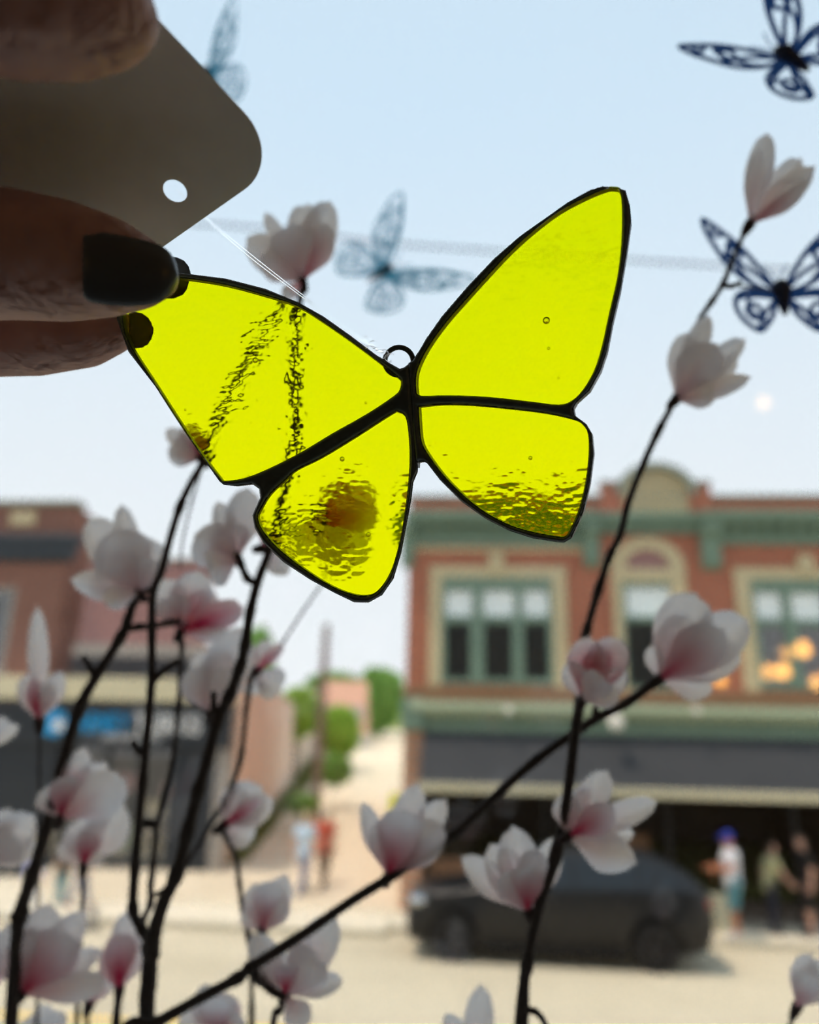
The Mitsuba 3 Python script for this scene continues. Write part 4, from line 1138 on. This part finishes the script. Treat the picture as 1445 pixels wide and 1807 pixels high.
# the right-hand upright
D7 = 0.254
b = branch('upright magnolia branch standing in front of the black car with three white and pink blossoms')
stem(b, [root(915, 1830, -10, D7), (920, 1802), (930, 1702), (951, 1600), (982, 1504), (1003, 1389), (1014, 1295), (1024, 1237)], D7, 21, 18, name='stem', seed=9)
stem(b, [(926, 1782), (942, 1784), (955, 1795), (966, 1815)], D7, 13, 10, name='twig')
blossom(b, 1026, 1240, D7 - .002, [(1040, 1124, 72, 7, 1.0, .85), (1094, 1128, 70, 7, 1.0, .85), (1005, 1166, 48, 3, .2), (1106, 1186, 52, 3, .25), (1068, 1140, 60, 9, 1.0, .8), (1064, 1196, 60, -7, .1), (1092, 1222, 44, -5, .15)])
blossom(b, 932, 1612, D7 + .002, [(904, 1458, 78, 4, .25), (816, 1512, 56, 4, .2), (984, 1478, 54, 5, .3), (866, 1490, 70, 5, .3), (945, 1500, 56, -4, .3), (928, 1530, 60, -8, .9, .7), (890, 1540, 60, -5, .4)])
blossom(b, 1000, 1478, D7 - .004, [(1072, 1362, 56, 5, .3), (1158, 1414, 48, 4, .2), (1122, 1522, 74, -5, .15), (1002, 1398, 56, 4, .3), (1040, 1392, 56, 6, .3), (1084, 1426, 52, -6, .9, .8), (1118, 1470, 50, 3, .2)])
D8 = 0.268
b = branch('slender magnolia branch rising to the upper right against the sky with two grey-pink blossoms')
stem(b, [(1018, 1262), (1026, 1170), (1034, 1118), (1056, 1040), (1076, 980), (1094, 944), (1108, 889), (1134, 821), (1162, 760), (1190, 705), (1206, 650), (1232, 570), (1256, 532), (1276, 500), (1296, 450), (1318, 400)], D8 + .016, 15, 8, D8, name='stem', seed=10)
stem(b, [(1276, 504), (1292, 505), (1306, 499)], D8, 10, 8, name='twig')
blossom(b, 1190, 708, D8 - .004, [(1248, 558, 44, 4, .1), (1312, 598, 48, 4, .1), (1324, 666, 40, -4, .2), (1262, 606, 82, -6, .35, .35), (1212, 588, 52, 5, .1), (1300, 632, 52, 6, .1), (1262, 690, 50, -7, .3)])
blossom(b, 1320, 400, D8, [(1352, 236, 48, 4, .15), (1436, 294, 52, -5, .45, .5), (1410, 280, 46, 6, .1), (1424, 318, 44, -6, .5, .5), (1338, 262, 34, -3, .2)])

# single blossoms on short stalks low in the frame
def sprig(label, d, bxy, petals, sx=None, w=9, tone=1.0):
    b = thing('magnolia_sprig', label, 'flower')
    x, y = bxy
    sx = x if sx is None else sx
    stem(b, [(x, y), ((x + sx) / 2, max(y + 30, 1830)), root(sx, max(y + 40, 1860), 0, d)], d, w, w + 2, name='stem', seed=int(x + y))
    blossom(b, x, y, d, petals, tone)
    return b


sprig('slim magnolia bud with one tall grey petal before the brick wall at far left', 0.322, (70, 1278), [(66, 1072, 36, 4, .1), (108, 1184, 40, 4, .15), (44, 1192, 42, 4, .3), (58, 1196, 32, -5, 1.0, 1.0), (84, 1205, 40, -3, .3)], sx=60, w=4)
sprig('white petals at the left edge in front of the dark shopfront, below the slim bud', 0.325, (-60, 1318), [(33, 1282, 38, 4, .05), (14, 1268, 34, -4, .05), (-20, 1250, 40, 3, .05)], sx=-70, w=6)
sprig('white blossom with a red throat before the dark shopfront, right of the leftmost stem', 0.322, (148, 1532), [(216, 1418, 80, 4, .1), (118, 1478, 56, 4, .2), (182, 1508, 26, -4, .1), (186, 1436, 62, 6, .1), (158, 1474, 40, -6, 1.0, 1.0), (140, 1445, 60, 5, .15)], sx=120, w=7)
sprig('large plain white blossom cut by the left edge above the person in lavender', 0.318, (-34, 1524), [(62, 1438, 76, 4, .08), (70, 1490, 52, 3, .08), (18, 1428, 62, 5, .08), (30, 1480, 76, -5, .1), (-30, 1440, 60, 4, .08)], sx=-40, w=7)
sprig('pale pink petal at the left edge beside the leftmost dark stem', 0.318, (-34, 1764), [(8, 1648, 74, 4, .7), (-12, 1640, 60, -4, .6), (-60, 1650, 60, 4, .5)], sx=-34, w=7)
sprig('narrow dark pink bud left of the forked trunk', 0.312, (210, 1752), [(226, 1606, 52, 4, .6), (188, 1668, 44, 4, .7, .8), (252, 1648, 48, 4, .35), (212, 1650, 56, -6, 1.0, .95)], sx=198, w=14)
sprig('small pink bud between the big lower left blossom and the dark pink bud', 0.330, (156, 1778), [(202, 1714, 34, 4, .5), (142, 1738, 26, 4, .5), (178, 1716, 32, -4, .6)], sx=150, w=7)
sprig('pale drooping petal just above the lower edge at left', 0.330, (84, 1850), [(72, 1772, 52, 4, .1), (96, 1784, 50, -4, .1), (40, 1800, 40, 3, .1)], sx=84, w=7)
sprig('pink bell-shaped blossom at the lower edge under the diagonal branch', 0.318, (386, 1836), [(358, 1738, 62, 4, .35), (402, 1752, 62, 5, .8, .8), (322, 1784, 66, 4, .25), (424, 1790, 52, -4, .8), (384, 1760, 66, -6, .7)], sx=386, w=8)
sprig('two pale rounded petals at the lower edge in front of the road', 0.290, (838, 1890), [(850, 1738, 54, 4, .03), (786, 1788, 46, 4, .03), (880, 1830, 44, -4, .05)], sx=838, w=7)
sprig('small grey-pink blossom in the lower right corner', 0.280, (1404, 1782), [(1428, 1682, 46, 4, .2), (1450, 1694, 44, 5, .2), (1462, 1722, 40, 4, .2), (1428, 1718, 46, -6, .5, .6)], sx=1384, w=5)

# ------------------------------------------------------------------ filigree butterflies in the window
FORE = [(3, 8), (22, 40), (48, 74), (78, 100), (104, 117), (112, 112), (108, 90), (97, 66), (84, 42), (64, 22), (36, 6), (8, -1)]
HIND = [(6, -3), (34, 4), (60, 2), (76, -10), (80, -28), (72, -48), (56, -62), (40, -66), (24, -50), (12, -30)]


def wing_pattern(pts, rootp, lw, nv, rings, spots):
    base = Polygon(catmull(np.array(pts + pts[:1], float), 5)[:, :2]).buffer(0)
    c = np.array(rootp, float)
    out = [base.difference(base.buffer(-lw * 1.15))]
    ring = np.array(base.exterior.coords)
    idx = np.linspace(0.08, 0.92, nv)
    L = base.exterior
    for i in idx:
        e = np.array(L.interpolate(i, normalized=True).coords[0])
        m_ = (c + e) / 2 + np.array([-(e - c)[1], (e - c)[0]]) * 0.06
        out.append(LineString(catmull([c, m_, e], 6)).buffer(lw * 0.5))
    for r in rings:
        rr = shapely.affinity.scale(base, r, r, origin=tuple(c))
        out.append(rr.exterior.buffer(lw * 0.42))
    for (sx, sy, sr) in spots:
        out.append(Point(sx, sy).buffer(sr).difference(Point(sx, sy).buffer(max(sr - lw, sr * 0.35))))
    return unary_union(out).intersection(base)


def filigree(label, px, py, d, scale, head_deg, fold, mat, lw, nv, rings, spots_f, spots_h, squash=1.0, hang=None, antennae=True, fat=1.0):
    """a thin die-cut foil butterfly; scale: pixels per drawing unit; head_deg: direction of the head in the picture, 90 is up"""
    t = thing('foil_butterfly', label, 'butterfly decoration')
    c = P(px, py, d)
    s = scale * d / FPX
    view = ray(px, py)
    nrm = np.array([0, -1.0, 0])
    a = math.radians(head_deg)
    h = math.cos(a) * RT + math.sin(a) * UP
    h -= nrm * np.dot(h, nrm)
    h /= np.linalg.norm(h)
    r = np.cross(h, nrm)
    r *= -1 if np.dot(r, math.sin(a) * RT - math.cos(a) * UP) < 0 else 1
    wf = wing_pattern(FORE, (2, 3), lw, nv, rings, spots_f)
    wh = wing_pattern(HIND, (6, -6), lw, max(4, nv - 3), rings[:2], spots_h)
    th = 0.0005 / s
    for sgn in (1, -1):
        for nm, w in (('forewing', wf), ('hindwing', wh)):
            m = extrude(w, -th / 2, th / 2)
            v = m.vertices.copy() * s
            cf, sf = math.cos(fold), math.sin(fold)
            x = v[:, :1] * cf * squash - v[:, 2:] * sf
            z = v[:, :1] * sf + v[:, 2:] * cf
            m.vertices = c + sgn * x * r + v[:, 1:2] * h + z * nrm
            m.fix_normals()
            put(nm, m, mat, t)
    bp = [c + h * s * y + nrm * 0.001 for y in (-34, -20, -6, 6, 14, 20)]
    put('body', tube(catmull(bp, 4), np.interp(np.linspace(0, 1, 21), [0, .3, .6, .8, 1], np.array([2, 5, 7.5, 6, 3.5]) * s * fat), 10), 'm_foil_body', t, smooth=True)
    if antennae:
        for sgn in (1, -1):
            put('antenna', tube(catmull([c + h * s * 18 + sgn * r * s * 2, c + h * s * 36 + sgn * r * s * 8, c + h * s * 50 + sgn * r * s * 18], 4), 1.1 * s, 6), mat, t, smooth=True)
    if hang is not None:
        put('hanging_thread', tube([c + nrm * 0.002, hang(c)], 0.00006, 5), 'm_nylon', t, smooth=True)
    return t


def pane_depth(px, py):
    q = onplane(px, py, (0, Y_PANE - 0.004, 0), (0, -1.0, 0))
    return np.dot(q - CAM, FW)


FS, HS_ = [(60, 62, 10), (80, 88, 8), (42, 36, 8), (84, 66, 7)], [(52, -30, 13), (30, -22, 7), (56, -50, 6)]
filigree('lacy blue-green butterfly on the window, left of the upper right glass wing', 676, 481, pane_depth(676, 481), 1.02, 37, 0.12, 'm_foil_fine', 2.6, 10, (0.82, 0.6, 0.4), FS, HS_)
filigree('faint lacy butterfly on the window beside the price tag', 366, 138, pane_depth(366, 138), 1.15, 108, 0.2, 'm_foil_fine', 2.2, 10, (0.82, 0.6, 0.4), FS, HS_, squash=0.72, antennae=False)
BF, BH = [(88, 96, 11), (66, 60, 14)], [(48, -32, 15)]
filigree('bold navy cut-out butterfly behind the slender branch at the right edge', 1377, 520, 0.318, 1.22, 91, 0.20, 'm_foil', 6.5, 4, (0.66,), BF, BH, hang=None, fat=2.0)
filigree('bold navy cut-out butterfly in the upper right corner', 1388, 104, 0.318, 1.28, 137, 0.20, 'm_foil', 6.5, 4, (0.66,), BF, BH, fat=1.8, hang=lambda c: np.array([c[0], c[1], OPZ1]))
# the clip wire that holds the lower one to the branch
bt = 'foil_butterfly_002'
put('clip_wire', tube(catmull([P(1290, 502, D8), P(1330, 508, .29), P(1377, 515, .317)]), 0.0004, 6), 'm_stem', bt, smooth=True)

# ------------------------------------------------------------------ the yellow glass butterfly
OUTL = [(206, 500), (214, 482), (262, 480), (300, 483), (337, 487), (401.6, 495), (471, 513), (529, 537), (572, 561), (618.6, 594), (665, 629), (690, 644), (706, 653), (714, 650)]
OUTR = [(722, 644), (733, 637.4), (756, 599), (782.7, 561), (828.4, 508), (874, 460), (919.8, 420.4), (957.8, 393.7), (1003.5, 361.4), (1041.6, 340.5), (1064.4, 333.6), (1091, 336.6), (1104.4, 341), (1112, 367), (1114, 393.7), (1106, 450.9),
        (1095, 515.6), (1081.5, 572.7), (1072, 622), (1060.6, 656.4), (1041.6, 690.7), (1018.7, 711.6), (1013, 722), (1015, 734), (1034, 747.8), (1045.4, 767), (1048.4, 801), (1041.6, 854), (1030, 904), (1009, 949.5), (996, 957), (984.5, 956), (942.6, 949.5),
        (900.7, 936), (859, 915), (817, 885), (779, 846.7), (757, 818), (750, 814.5), (738, 816.5)]
OUTB = [(737, 832), (729, 851.5), (726, 878.6), (719, 917), (707.8, 975.5), (694, 1022), (675, 1049), (651.5, 1062), (626, 1061.5), (591.5, 1045), (549, 1022), (502, 991), (467.4, 958), (452, 931), (448, 909.6), (461.6, 878.6), (459.7, 863), (448, 854.6),
        (417, 858), (397.7, 856), (390, 849.5), (370.5, 822), (343, 782), (312, 731), (277.5, 683), (231, 623), (211.6, 568.5)]
G_UL = [(222, 510), (240, 492), (290, 492), (337.6, 496), (401.6, 506.5), (467.4, 524), (525.6, 543), (568, 568.5), (618.6, 603.4), (665, 638), (703.9, 669), (707.8, 677), (705.8, 688.7), (696, 700), (649.6, 731), (587.6, 766), (529.5, 801), (471, 830), (432.5, 844.5),
        (400, 848.8), (391, 843), (355, 795), (316, 737), (277.5, 677), (238.8, 617), (223, 575)]
G_LL = [(700, 727), (715, 735), (721, 766), (723, 809), (721, 847.6), (717, 886), (707.8, 944.5), (696, 991), (684.5, 1018), (669, 1039.5), (653.5, 1049), (626, 1048), (587.6, 1033.6), (541, 1004.6), (494.6, 967.8), (467.4, 936.7), (457.8, 913.5), (463.6, 898), (479, 873),
        (506, 847.6), (525.6, 830), (568, 809), (626, 774), (677, 741)]
G_UR = [(739, 696), (737.8, 671.6), (742.7, 648.8), (760, 614.5), (790, 572.7), (828.4, 529), (866.5, 487), (904.5, 447), (942.6, 412.8), (988, 378.5), (1034, 353.8), (1068, 339.7), (1083.5, 337.4), (1095, 344), (1098, 386), (1096, 443), (1089, 496.5), (1075.8, 553.6),
        (1062.5, 614.5), (1049, 656.4), (1030, 688.8), (1011, 707.8), (988, 715.4), (942.6, 710.5), (866.5, 702), (798, 699), (748.5, 700)]
G_LR = [(742.7, 719.2), (782.7, 715.4), (836, 716.6), (904.5, 723), (965.4, 730.6), (1015, 742), (1030, 751.6), (1038.5, 766.8), (1039.7, 801), (1034, 850.5), (1022.5, 898), (1007, 934), (997.8, 945.7), (984.5, 945.7), (942.6, 938), (904.5, 926.7), (862.7, 905.7),
        (824.6, 877), (790, 843), (763.7, 808.7), (748.5, 782), (744.6, 751.6)]


class Sheet:
    """a plane through three points, with its own coordinates: a to the right, b up, c towards the viewer"""
    def __init__(self, A, B, C3):
        self.o = A
        n = np.cross(B - A, C3 - A)
        n /= np.linalg.norm(n)
        if np.dot(n, A - CAM) > 0:
            n = -n
        self.n = n
        self.a = RT - n * np.dot(RT, n)
        self.a /= np.linalg.norm(self.a)
        self.b = np.cross(n, self.a)
        if np.dot(self.b, UP) < 0:
            self.b = -self.b

    def uv(self, x, y):
        q = onplane(x, y, self.o, self.n) - self.o
        return np.dot(q, self.a), np.dot(q, self.b)

    def poly(self, pts):
        return Polygon([self.uv(x, y) for x, y in pts]).buffer(0)

    def world(self, ab, c):
        return self.o + ab[:, :1] * self.a + ab[:, 1:2] * self.b + np.reshape(c, (-1, 1)) * self.n


def plate(sheet, poly, sp, front, back):
    """a plate over the polygon; front(pts, d) and back(pts, d) give its two faces, d the distance from the edge"""
    vs, fs, off = [], [], 0
    for g in getattr(poly, 'geoms', [poly]):
        if g.area < 1e-8:
            continue
        rings = [np.array(shapely.segmentize(r, sp).coords)[:-1] for r in [g.exterior, *g.interiors]]
        x0, y0, x1, y1 = g.bounds
        X, Y = np.meshgrid(np.arange(x0, x1, sp), np.arange(y0, y1, sp * 0.866))
        X = X + (np.arange(X.shape[0])[:, None] % 2) * sp / 2
        q = np.c_[X.ravel(), Y.ravel()]
        q = q[shapely.contains_xy(g.buffer(-0.45 * sp), q[:, 0], q[:, 1])]
        pts = np.vstack(rings + [q])
        tri = Delaunay(pts).simplices
        cen = pts[tri].mean(1)
        tri = tri[shapely.contains_xy(g, cen[:, 0], cen[:, 1])]
        e1, e2 = pts[tri[:, 1]] - pts[tri[:, 0]], pts[tri[:, 2]] - pts[tri[:, 0]]
        flip = e1[:, 0] * e2[:, 1] - e1[:, 1] * e2[:, 0] < 0
        tri[flip] = tri[flip][:, ::-1]
        d = shapely.distance(g.boundary, shapely.points(pts))
        n = len(pts)
        V = np.vstack([sheet.world(pts, front(pts, d)), sheet.world(pts, back(pts, d))])
        Fc = [tri, tri[:, ::-1] + n]
        at = 0
        for rg in rings:
            i = np.arange(len(rg)) + at
            j = np.roll(i, -1)
            Fc += [np.c_[i, i + n, j + n], np.c_[i, j + n, j]]
            at += len(rg)
        vs.append(V)
        fs.append(np.vstack(Fc) + off)
        off += len(V)
    m = trimesh.Trimesh(np.vstack(vs), np.vstack(fs), process=False)
    if np.dot(np.cross(sheet.a, sheet.b), sheet.n) < 0:
        m.invert()
    return m


DB = 0.152
TOPJ, BOTJ = P(724, 640, DB), P(737, 820, DB)
SL = Sheet(TOPJ, BOTJ, P(215, 560, 0.1535))
SR = Sheet(TOPJ, BOTJ, P(1095, 345, 0.1395))
GB = thing('glass_butterfly', 'stained glass butterfly of bright yellow glass with black soldered edges, held up in the centre', 'sun catcher')
allout = OUTL + OUTR + OUTB
jx = lambda y: 724 + (737 - 724) * (y - 640) / 180.0
halfL = Polygon([(jx(0), 0), (jx(1800), 1800), (-900, 1800), (-900, 0)])
sil = Polygon(allout).buffer(0)
silL, silR = sil.intersection(halfL), sil.difference(halfL)


def to_sheet(sh, g):
    out = []
    for q in getattr(g, 'geoms', [g]):
        if q.geom_type == 'Polygon':
            out.append(Polygon([sh.uv(x, y) for x, y in np.array(shapely.segmentize(q, 20).exterior.coords)[:-1]]).buffer(0))
    return unary_union(out)


def roundp(g, r):
    return g.buffer(r).buffer(-2 * r).buffer(r)


holes = {k: Polygon(catmull(np.array(g + g[:1], float), 3)).buffer(0) for k, g in dict(UL=G_UL, LL=G_LL, UR=G_UR, LR=G_LR).items()}
fL = to_sheet(SL, silL).difference(unary_union([to_sheet(SL, holes['UL']), to_sheet(SL, holes['LL'])]))
fR = to_sheet(SR, silR).difference(unary_union([to_sheet(SR, holes['UR']), to_sheet(SR, holes['LR'])]))


def bead(sgn, seed):
    def fn(p, d):
        x = np.clip(d / 0.0010, 0, 1)
        return sgn * (0.0013 + 0.0010 * np.sqrt(np.clip(1 - (1 - x) ** 2, 0, 1)) + 0.00035 * (meshkit.fbm(np.c_[p * 420, np.full(len(p), seed)], 2) - 0.4) * x)
    return fn


for sh, fr, sd in ((SL, fL, 1.0), (SR, fR, 5.0)):
    put('solder_frame', plate(sh, fr, 0.00024, bead(1, sd), bead(-1, sd + 2)), 'm_solder', GB, smooth=True)


def ripple(sgn, seed, amp):
    def fn(p, d):
        x, y = p[:, 0] * 1000, p[:, 1] * 1000          # millimetres
        w1 = meshkit.noise(np.c_[x * 0.16, y * 0.16, np.full(len(p), seed)])
        wob = 2.2 * meshkit.noise(np.c_[x * 0.10, y * 0.10, np.full(len(p), seed + 9)])
        coarse = meshkit.noise(np.c_[x * 0.40 + wob, y * 0.85 + wob, np.full(len(p), seed + 3)])
        fine = meshkit.noise(np.c_[x * 0.85 + wob, y * 1.9 + 2 * wob, np.full(len(p), seed + 5)]) + 0.4 * meshkit.noise(np.c_[x * 1.7, y * 3.2 + wob, np.full(len(p), seed + 7)])
        return sgn * (0.00125 + amp * (0.3 + 1.0 * w1) * (1.5 * coarse + 1.25 * fine))
    return fn


for k, (nm, sh, sd) in enumerate((('UL', SL, 1.0), ('UR', SR, 21.0), ('LL', SL, 41.0), ('LR', SR, 61.0))):
    g = to_sheet(sh, holes[nm]).buffer(0.00035)
    put('glass_pane', plate(sh, g, 0.00019, ripple(1, sd, 0.000003), ripple(-1, sd + 100, 0.000062)), 'm_glass_yellow', GB, smooth=40)
    kk = f'glass_butterfly__glass_pane' + (f'_{k:03d}' if k else '')
    for (x, y, r) in dict(UL=[(452, 637, 5.0), (474, 613, 2.5), (646, 712, 2.2), (329, 724, 2.0)], UR=[(965, 567, 6.0), (969, 616, 2.6), (986, 668, 2.0)], LL=[(604.5, 810.5, 4.2), (650.5, 943, 4.2)], LR=[(937, 808.5, 3.4)])[nm]:
        u, w = sh.uv(x, y)
        c = sh.world(np.array([[u, w]]), [0.0002])[0]
        put('air_bubble', ball(c, r * DB / FPX, 3), 'm_bubble', kk, smooth=True)
# hanging ring
rc = P(704, 638, DB)
rr = 25 * DB / FPX
ring = trimesh.creation.torus(rr, 4.6 * DB / FPX, major_sections=48, minor_sections=16)
Mr = np.eye(4)
Mr[:3, 0], Mr[:3, 1], Mr[:3, 2], Mr[:3, 3] = SL.a, SL.b, np.cross(SL.a, SL.b), rc
put('hanging_ring', moved(ring, Mr), 'm_solder', GB, smooth=True)

# ------------------------------------------------------------------ price tag and its thread
TC = Sheet(P(300, 425, 0.1425), P(455, 285, 0.1310), P(60, 60, 0.1180))
A = np.array(TC.uv(507, 281))
d1 = np.array(TC.uv(275, 30)) - A
d2 = np.array(TC.uv(295, 430)) - A
d1, d2 = d1 / np.linalg.norm(d1), d2 / np.linalg.norm(d2)
L1, L2 = 0.075, 0.048
tagp = Polygon([A, A + d1 * L1, A + d1 * L1 + d2 * L2, A + d2 * L2])
rad = 0.0085
tagp = tagp.buffer(-rad).buffer(rad, quad_segs=16)
hu = TC.uv(309, 337)
hole_r = 20.5 * 0.139 / FPX
tagp = tagp.difference(Point(hu).buffer(hole_r, quad_segs=16))
TAG = thing('price_tag', 'plain off-white cardboard tag with rounded corners and a punched hole, held between the fingers', 'tag')
put('card', plate(TC, tagp, 0.0012, lambda p, d: np.full(len(p), 0.0002) - 0.00008 * (d < 1e-6), lambda p, d: np.full(len(p), -0.0002) + 0.00008 * (d < 1e-6)), 'm_card', TAG, smooth=30)

TH = thing('nylon_thread', 'clear nylon thread running from the tag down to the ring of the glass butterfly', 'thread')
hb = TC.world(np.array([hu]), [-0.0008])[0]
rg = P(684, 627, DB - 0.0008)
for k, o in enumerate((-2.4, 2.2)):
    pts = [hb, P(362, 384 + o * 0.6, 0.1412), P(440, 450 + o * 1.4, 0.1455), P(520, 512 + o, 0.1475), P(600, 572 + o, 0.1492), P(648, 604 + o, 0.1503), rg]
    put('strand', tube(catmull(pts, 8), 0.00009, 10), 'm_nylon', TH, smooth=True)
s = np.linspace(0, 1, 130)
c0, c1 = P(640, 598, 0.1502), P(688, 632, DB - 0.0012)
hel = c0 + (c1 - c0) * s[:, None] + (0.0010 * np.sin(s * 46) * (0.5 + 0.6 * np.sin(s * 9)))[:, None] * SL.b + (0.0008 * np.cos(s * 46))[:, None] * SL.n + (0.0007 * np.sin(s * 71))[:, None] * SL.a
put('knot', tube(hel, 0.00007, 6), 'm_nylon', TH, smooth=True)

# ------------------------------------------------------------------ the hand
def J(x, y, d, rpx):
    return (P(x, y, d), rpx * d / FPX)


HND = thing('hand', 'hand with dark polished nails, pinching the tag and the yellow glass butterfly from the left', 'hand')
thumb = [J(-640, 560, .150, 135), J(-330, 470, .136, 128), J(-130, 447, .131, 118), J(20, 450, .1295, 112), J(110, 461, .1290, 104), J(180, 470, .1288, 88), J(235, 480, .1285, 66), J(272, 488, .1282, 42)]
index = [J(-560, 130, .140, 118), J(-330, -90, .112, 112), J(-120, -20, .103, 116), J(20, 6, .1025, 122), J(110, 10, .1025, 120), J(170, 18, .1025, 100), J(212, 34, .1025, 66)]
middle = [J(-620, 300, .158, 92), J(-300, 380, .176, 78), J(-80, 462, .1690, 72), J(100, 480, .1660, 66), J(210, 489, .1636, 52), J(272, 491, .1618, 34)]
ringf = [J(-640, 470, .165, 86), J(-320, 560, .180, 72), J(-80, 598, .1690, 68), J(60, 598, .1656, 65), J(150, 594, .1636, 54), J(200, 586, .1618, 38), J(222, 583, .1608, 26)]
little = [J(-650, 620, .168, 76), J(-420, 720, .186, 62), J(-240, 760, .178, 56), J(-130, 740, .172, 44)]
wrist, elbow = J(-1150, 640, .170, 210), J(-2600, 1100, .22, 300)
palm = [[thumb[0], index[0]], [index[0], middle[0]], [middle[0], ringf[0]], [ringf[0], little[0]], [index[0], wrist], [middle[0], wrist], [ringf[0], wrist], [little[0], wrist], [thumb[0], wrist], [wrist, elbow]]
hand = blob([thumb, index, middle, ringf, little] + palm, 40, 0.0013, 10)
hand_key = put('skin', hand, 'm_skin', HND, smooth=True)


def nail(outline, depth_fn, thick, name='fingernail'):
    """a curved nail plate: outline rows of (x, top y, bottom y), depth over it from depth_fn(s, t)"""
    ns, nt = 26, 17
    o = np.array(outline, float)
    xs = np.linspace(0, 1, ns)
    key = np.linspace(0, 1, len(o))
    X, Yt, Yb = (np.interp(xs, key, o[:, k]) for k in range(3))
    front, backp = [], []
    for i in range(ns):
        for j in range(nt):
            tau = -1 + 2 * j / (nt - 1)
            y = (Yt[i] + Yb[i]) / 2 + tau * (Yb[i] - Yt[i]) / 2
            d = depth_fn(xs[i], tau)
            q = P(X[i] , y, d)
            front.append(q)
            backp.append(P(X[i], y, d + thick))
    n = ns * nt
    i, j = np.meshgrid(np.arange(ns - 1), np.arange(nt - 1), indexing='ij')
    q = np.stack([i * nt + j, i * nt + j + 1, (i + 1) * nt + j + 1, (i + 1) * nt + j], -1).reshape(-1, 4)
    f = np.vstack([q[:, [0, 1, 2]], q[:, [0, 2, 3]]])
    rim = [*range(nt)] + [k * nt + nt - 1 for k in range(1, ns)] + [(ns - 1) * nt + k for k in range(nt - 2, -1, -1)] + [k * nt for k in range(ns - 2, 0, -1)]
    rim = np.array(rim)
    r2 = np.roll(rim, -1)
    f = np.vstack([f, f[:, ::-1] + n, np.c_[rim, rim + n, r2 + n], np.c_[rim, r2 + n, r2]])
    m = trimesh.Trimesh(np.array(front + backp), f, process=False)
    m.fix_normals()
    k = put(name, m, 'm_nail', HND, smooth=45)
    tag(k, label='dark polished fingernail')
    return k


th_nail = [(146, 413, 520), (150, 409, 528), (162, 408, 534), (190, 411, 539), (225, 417, 541), (260, 425, 539), (284, 433, 533), (298, 443, 524), (307, 455, 513), (313, 470, 500), (315, 484, 488)]
nail(th_nail, lambda s, t: 0.1192 + 0.0028 * s + 0.0040 * (1 - math.sqrt(max(0, 1 - (t * 0.86) ** 2))) * (1 - 0.35 * s) + 0.0016 * s * s, 0.0007)
nail([(232, 455, 527), (262, 454, 529), (290, 453, 529), (312, 454, 529), (325, 460, 525), (333, 470, 515), (337, 484, 500)], lambda s, t: 0.1574 + 0.0006 * s - 0.0006 * t * t, 0.0008)
nail([(232, 556, 614), (240, 553, 617), (255, 556, 616), (265, 563, 610), (271, 572, 601), (275, 582, 590)], lambda s, t: 0.1574 + 0.0006 * s - 0.0006 * t * t, 0.0008)
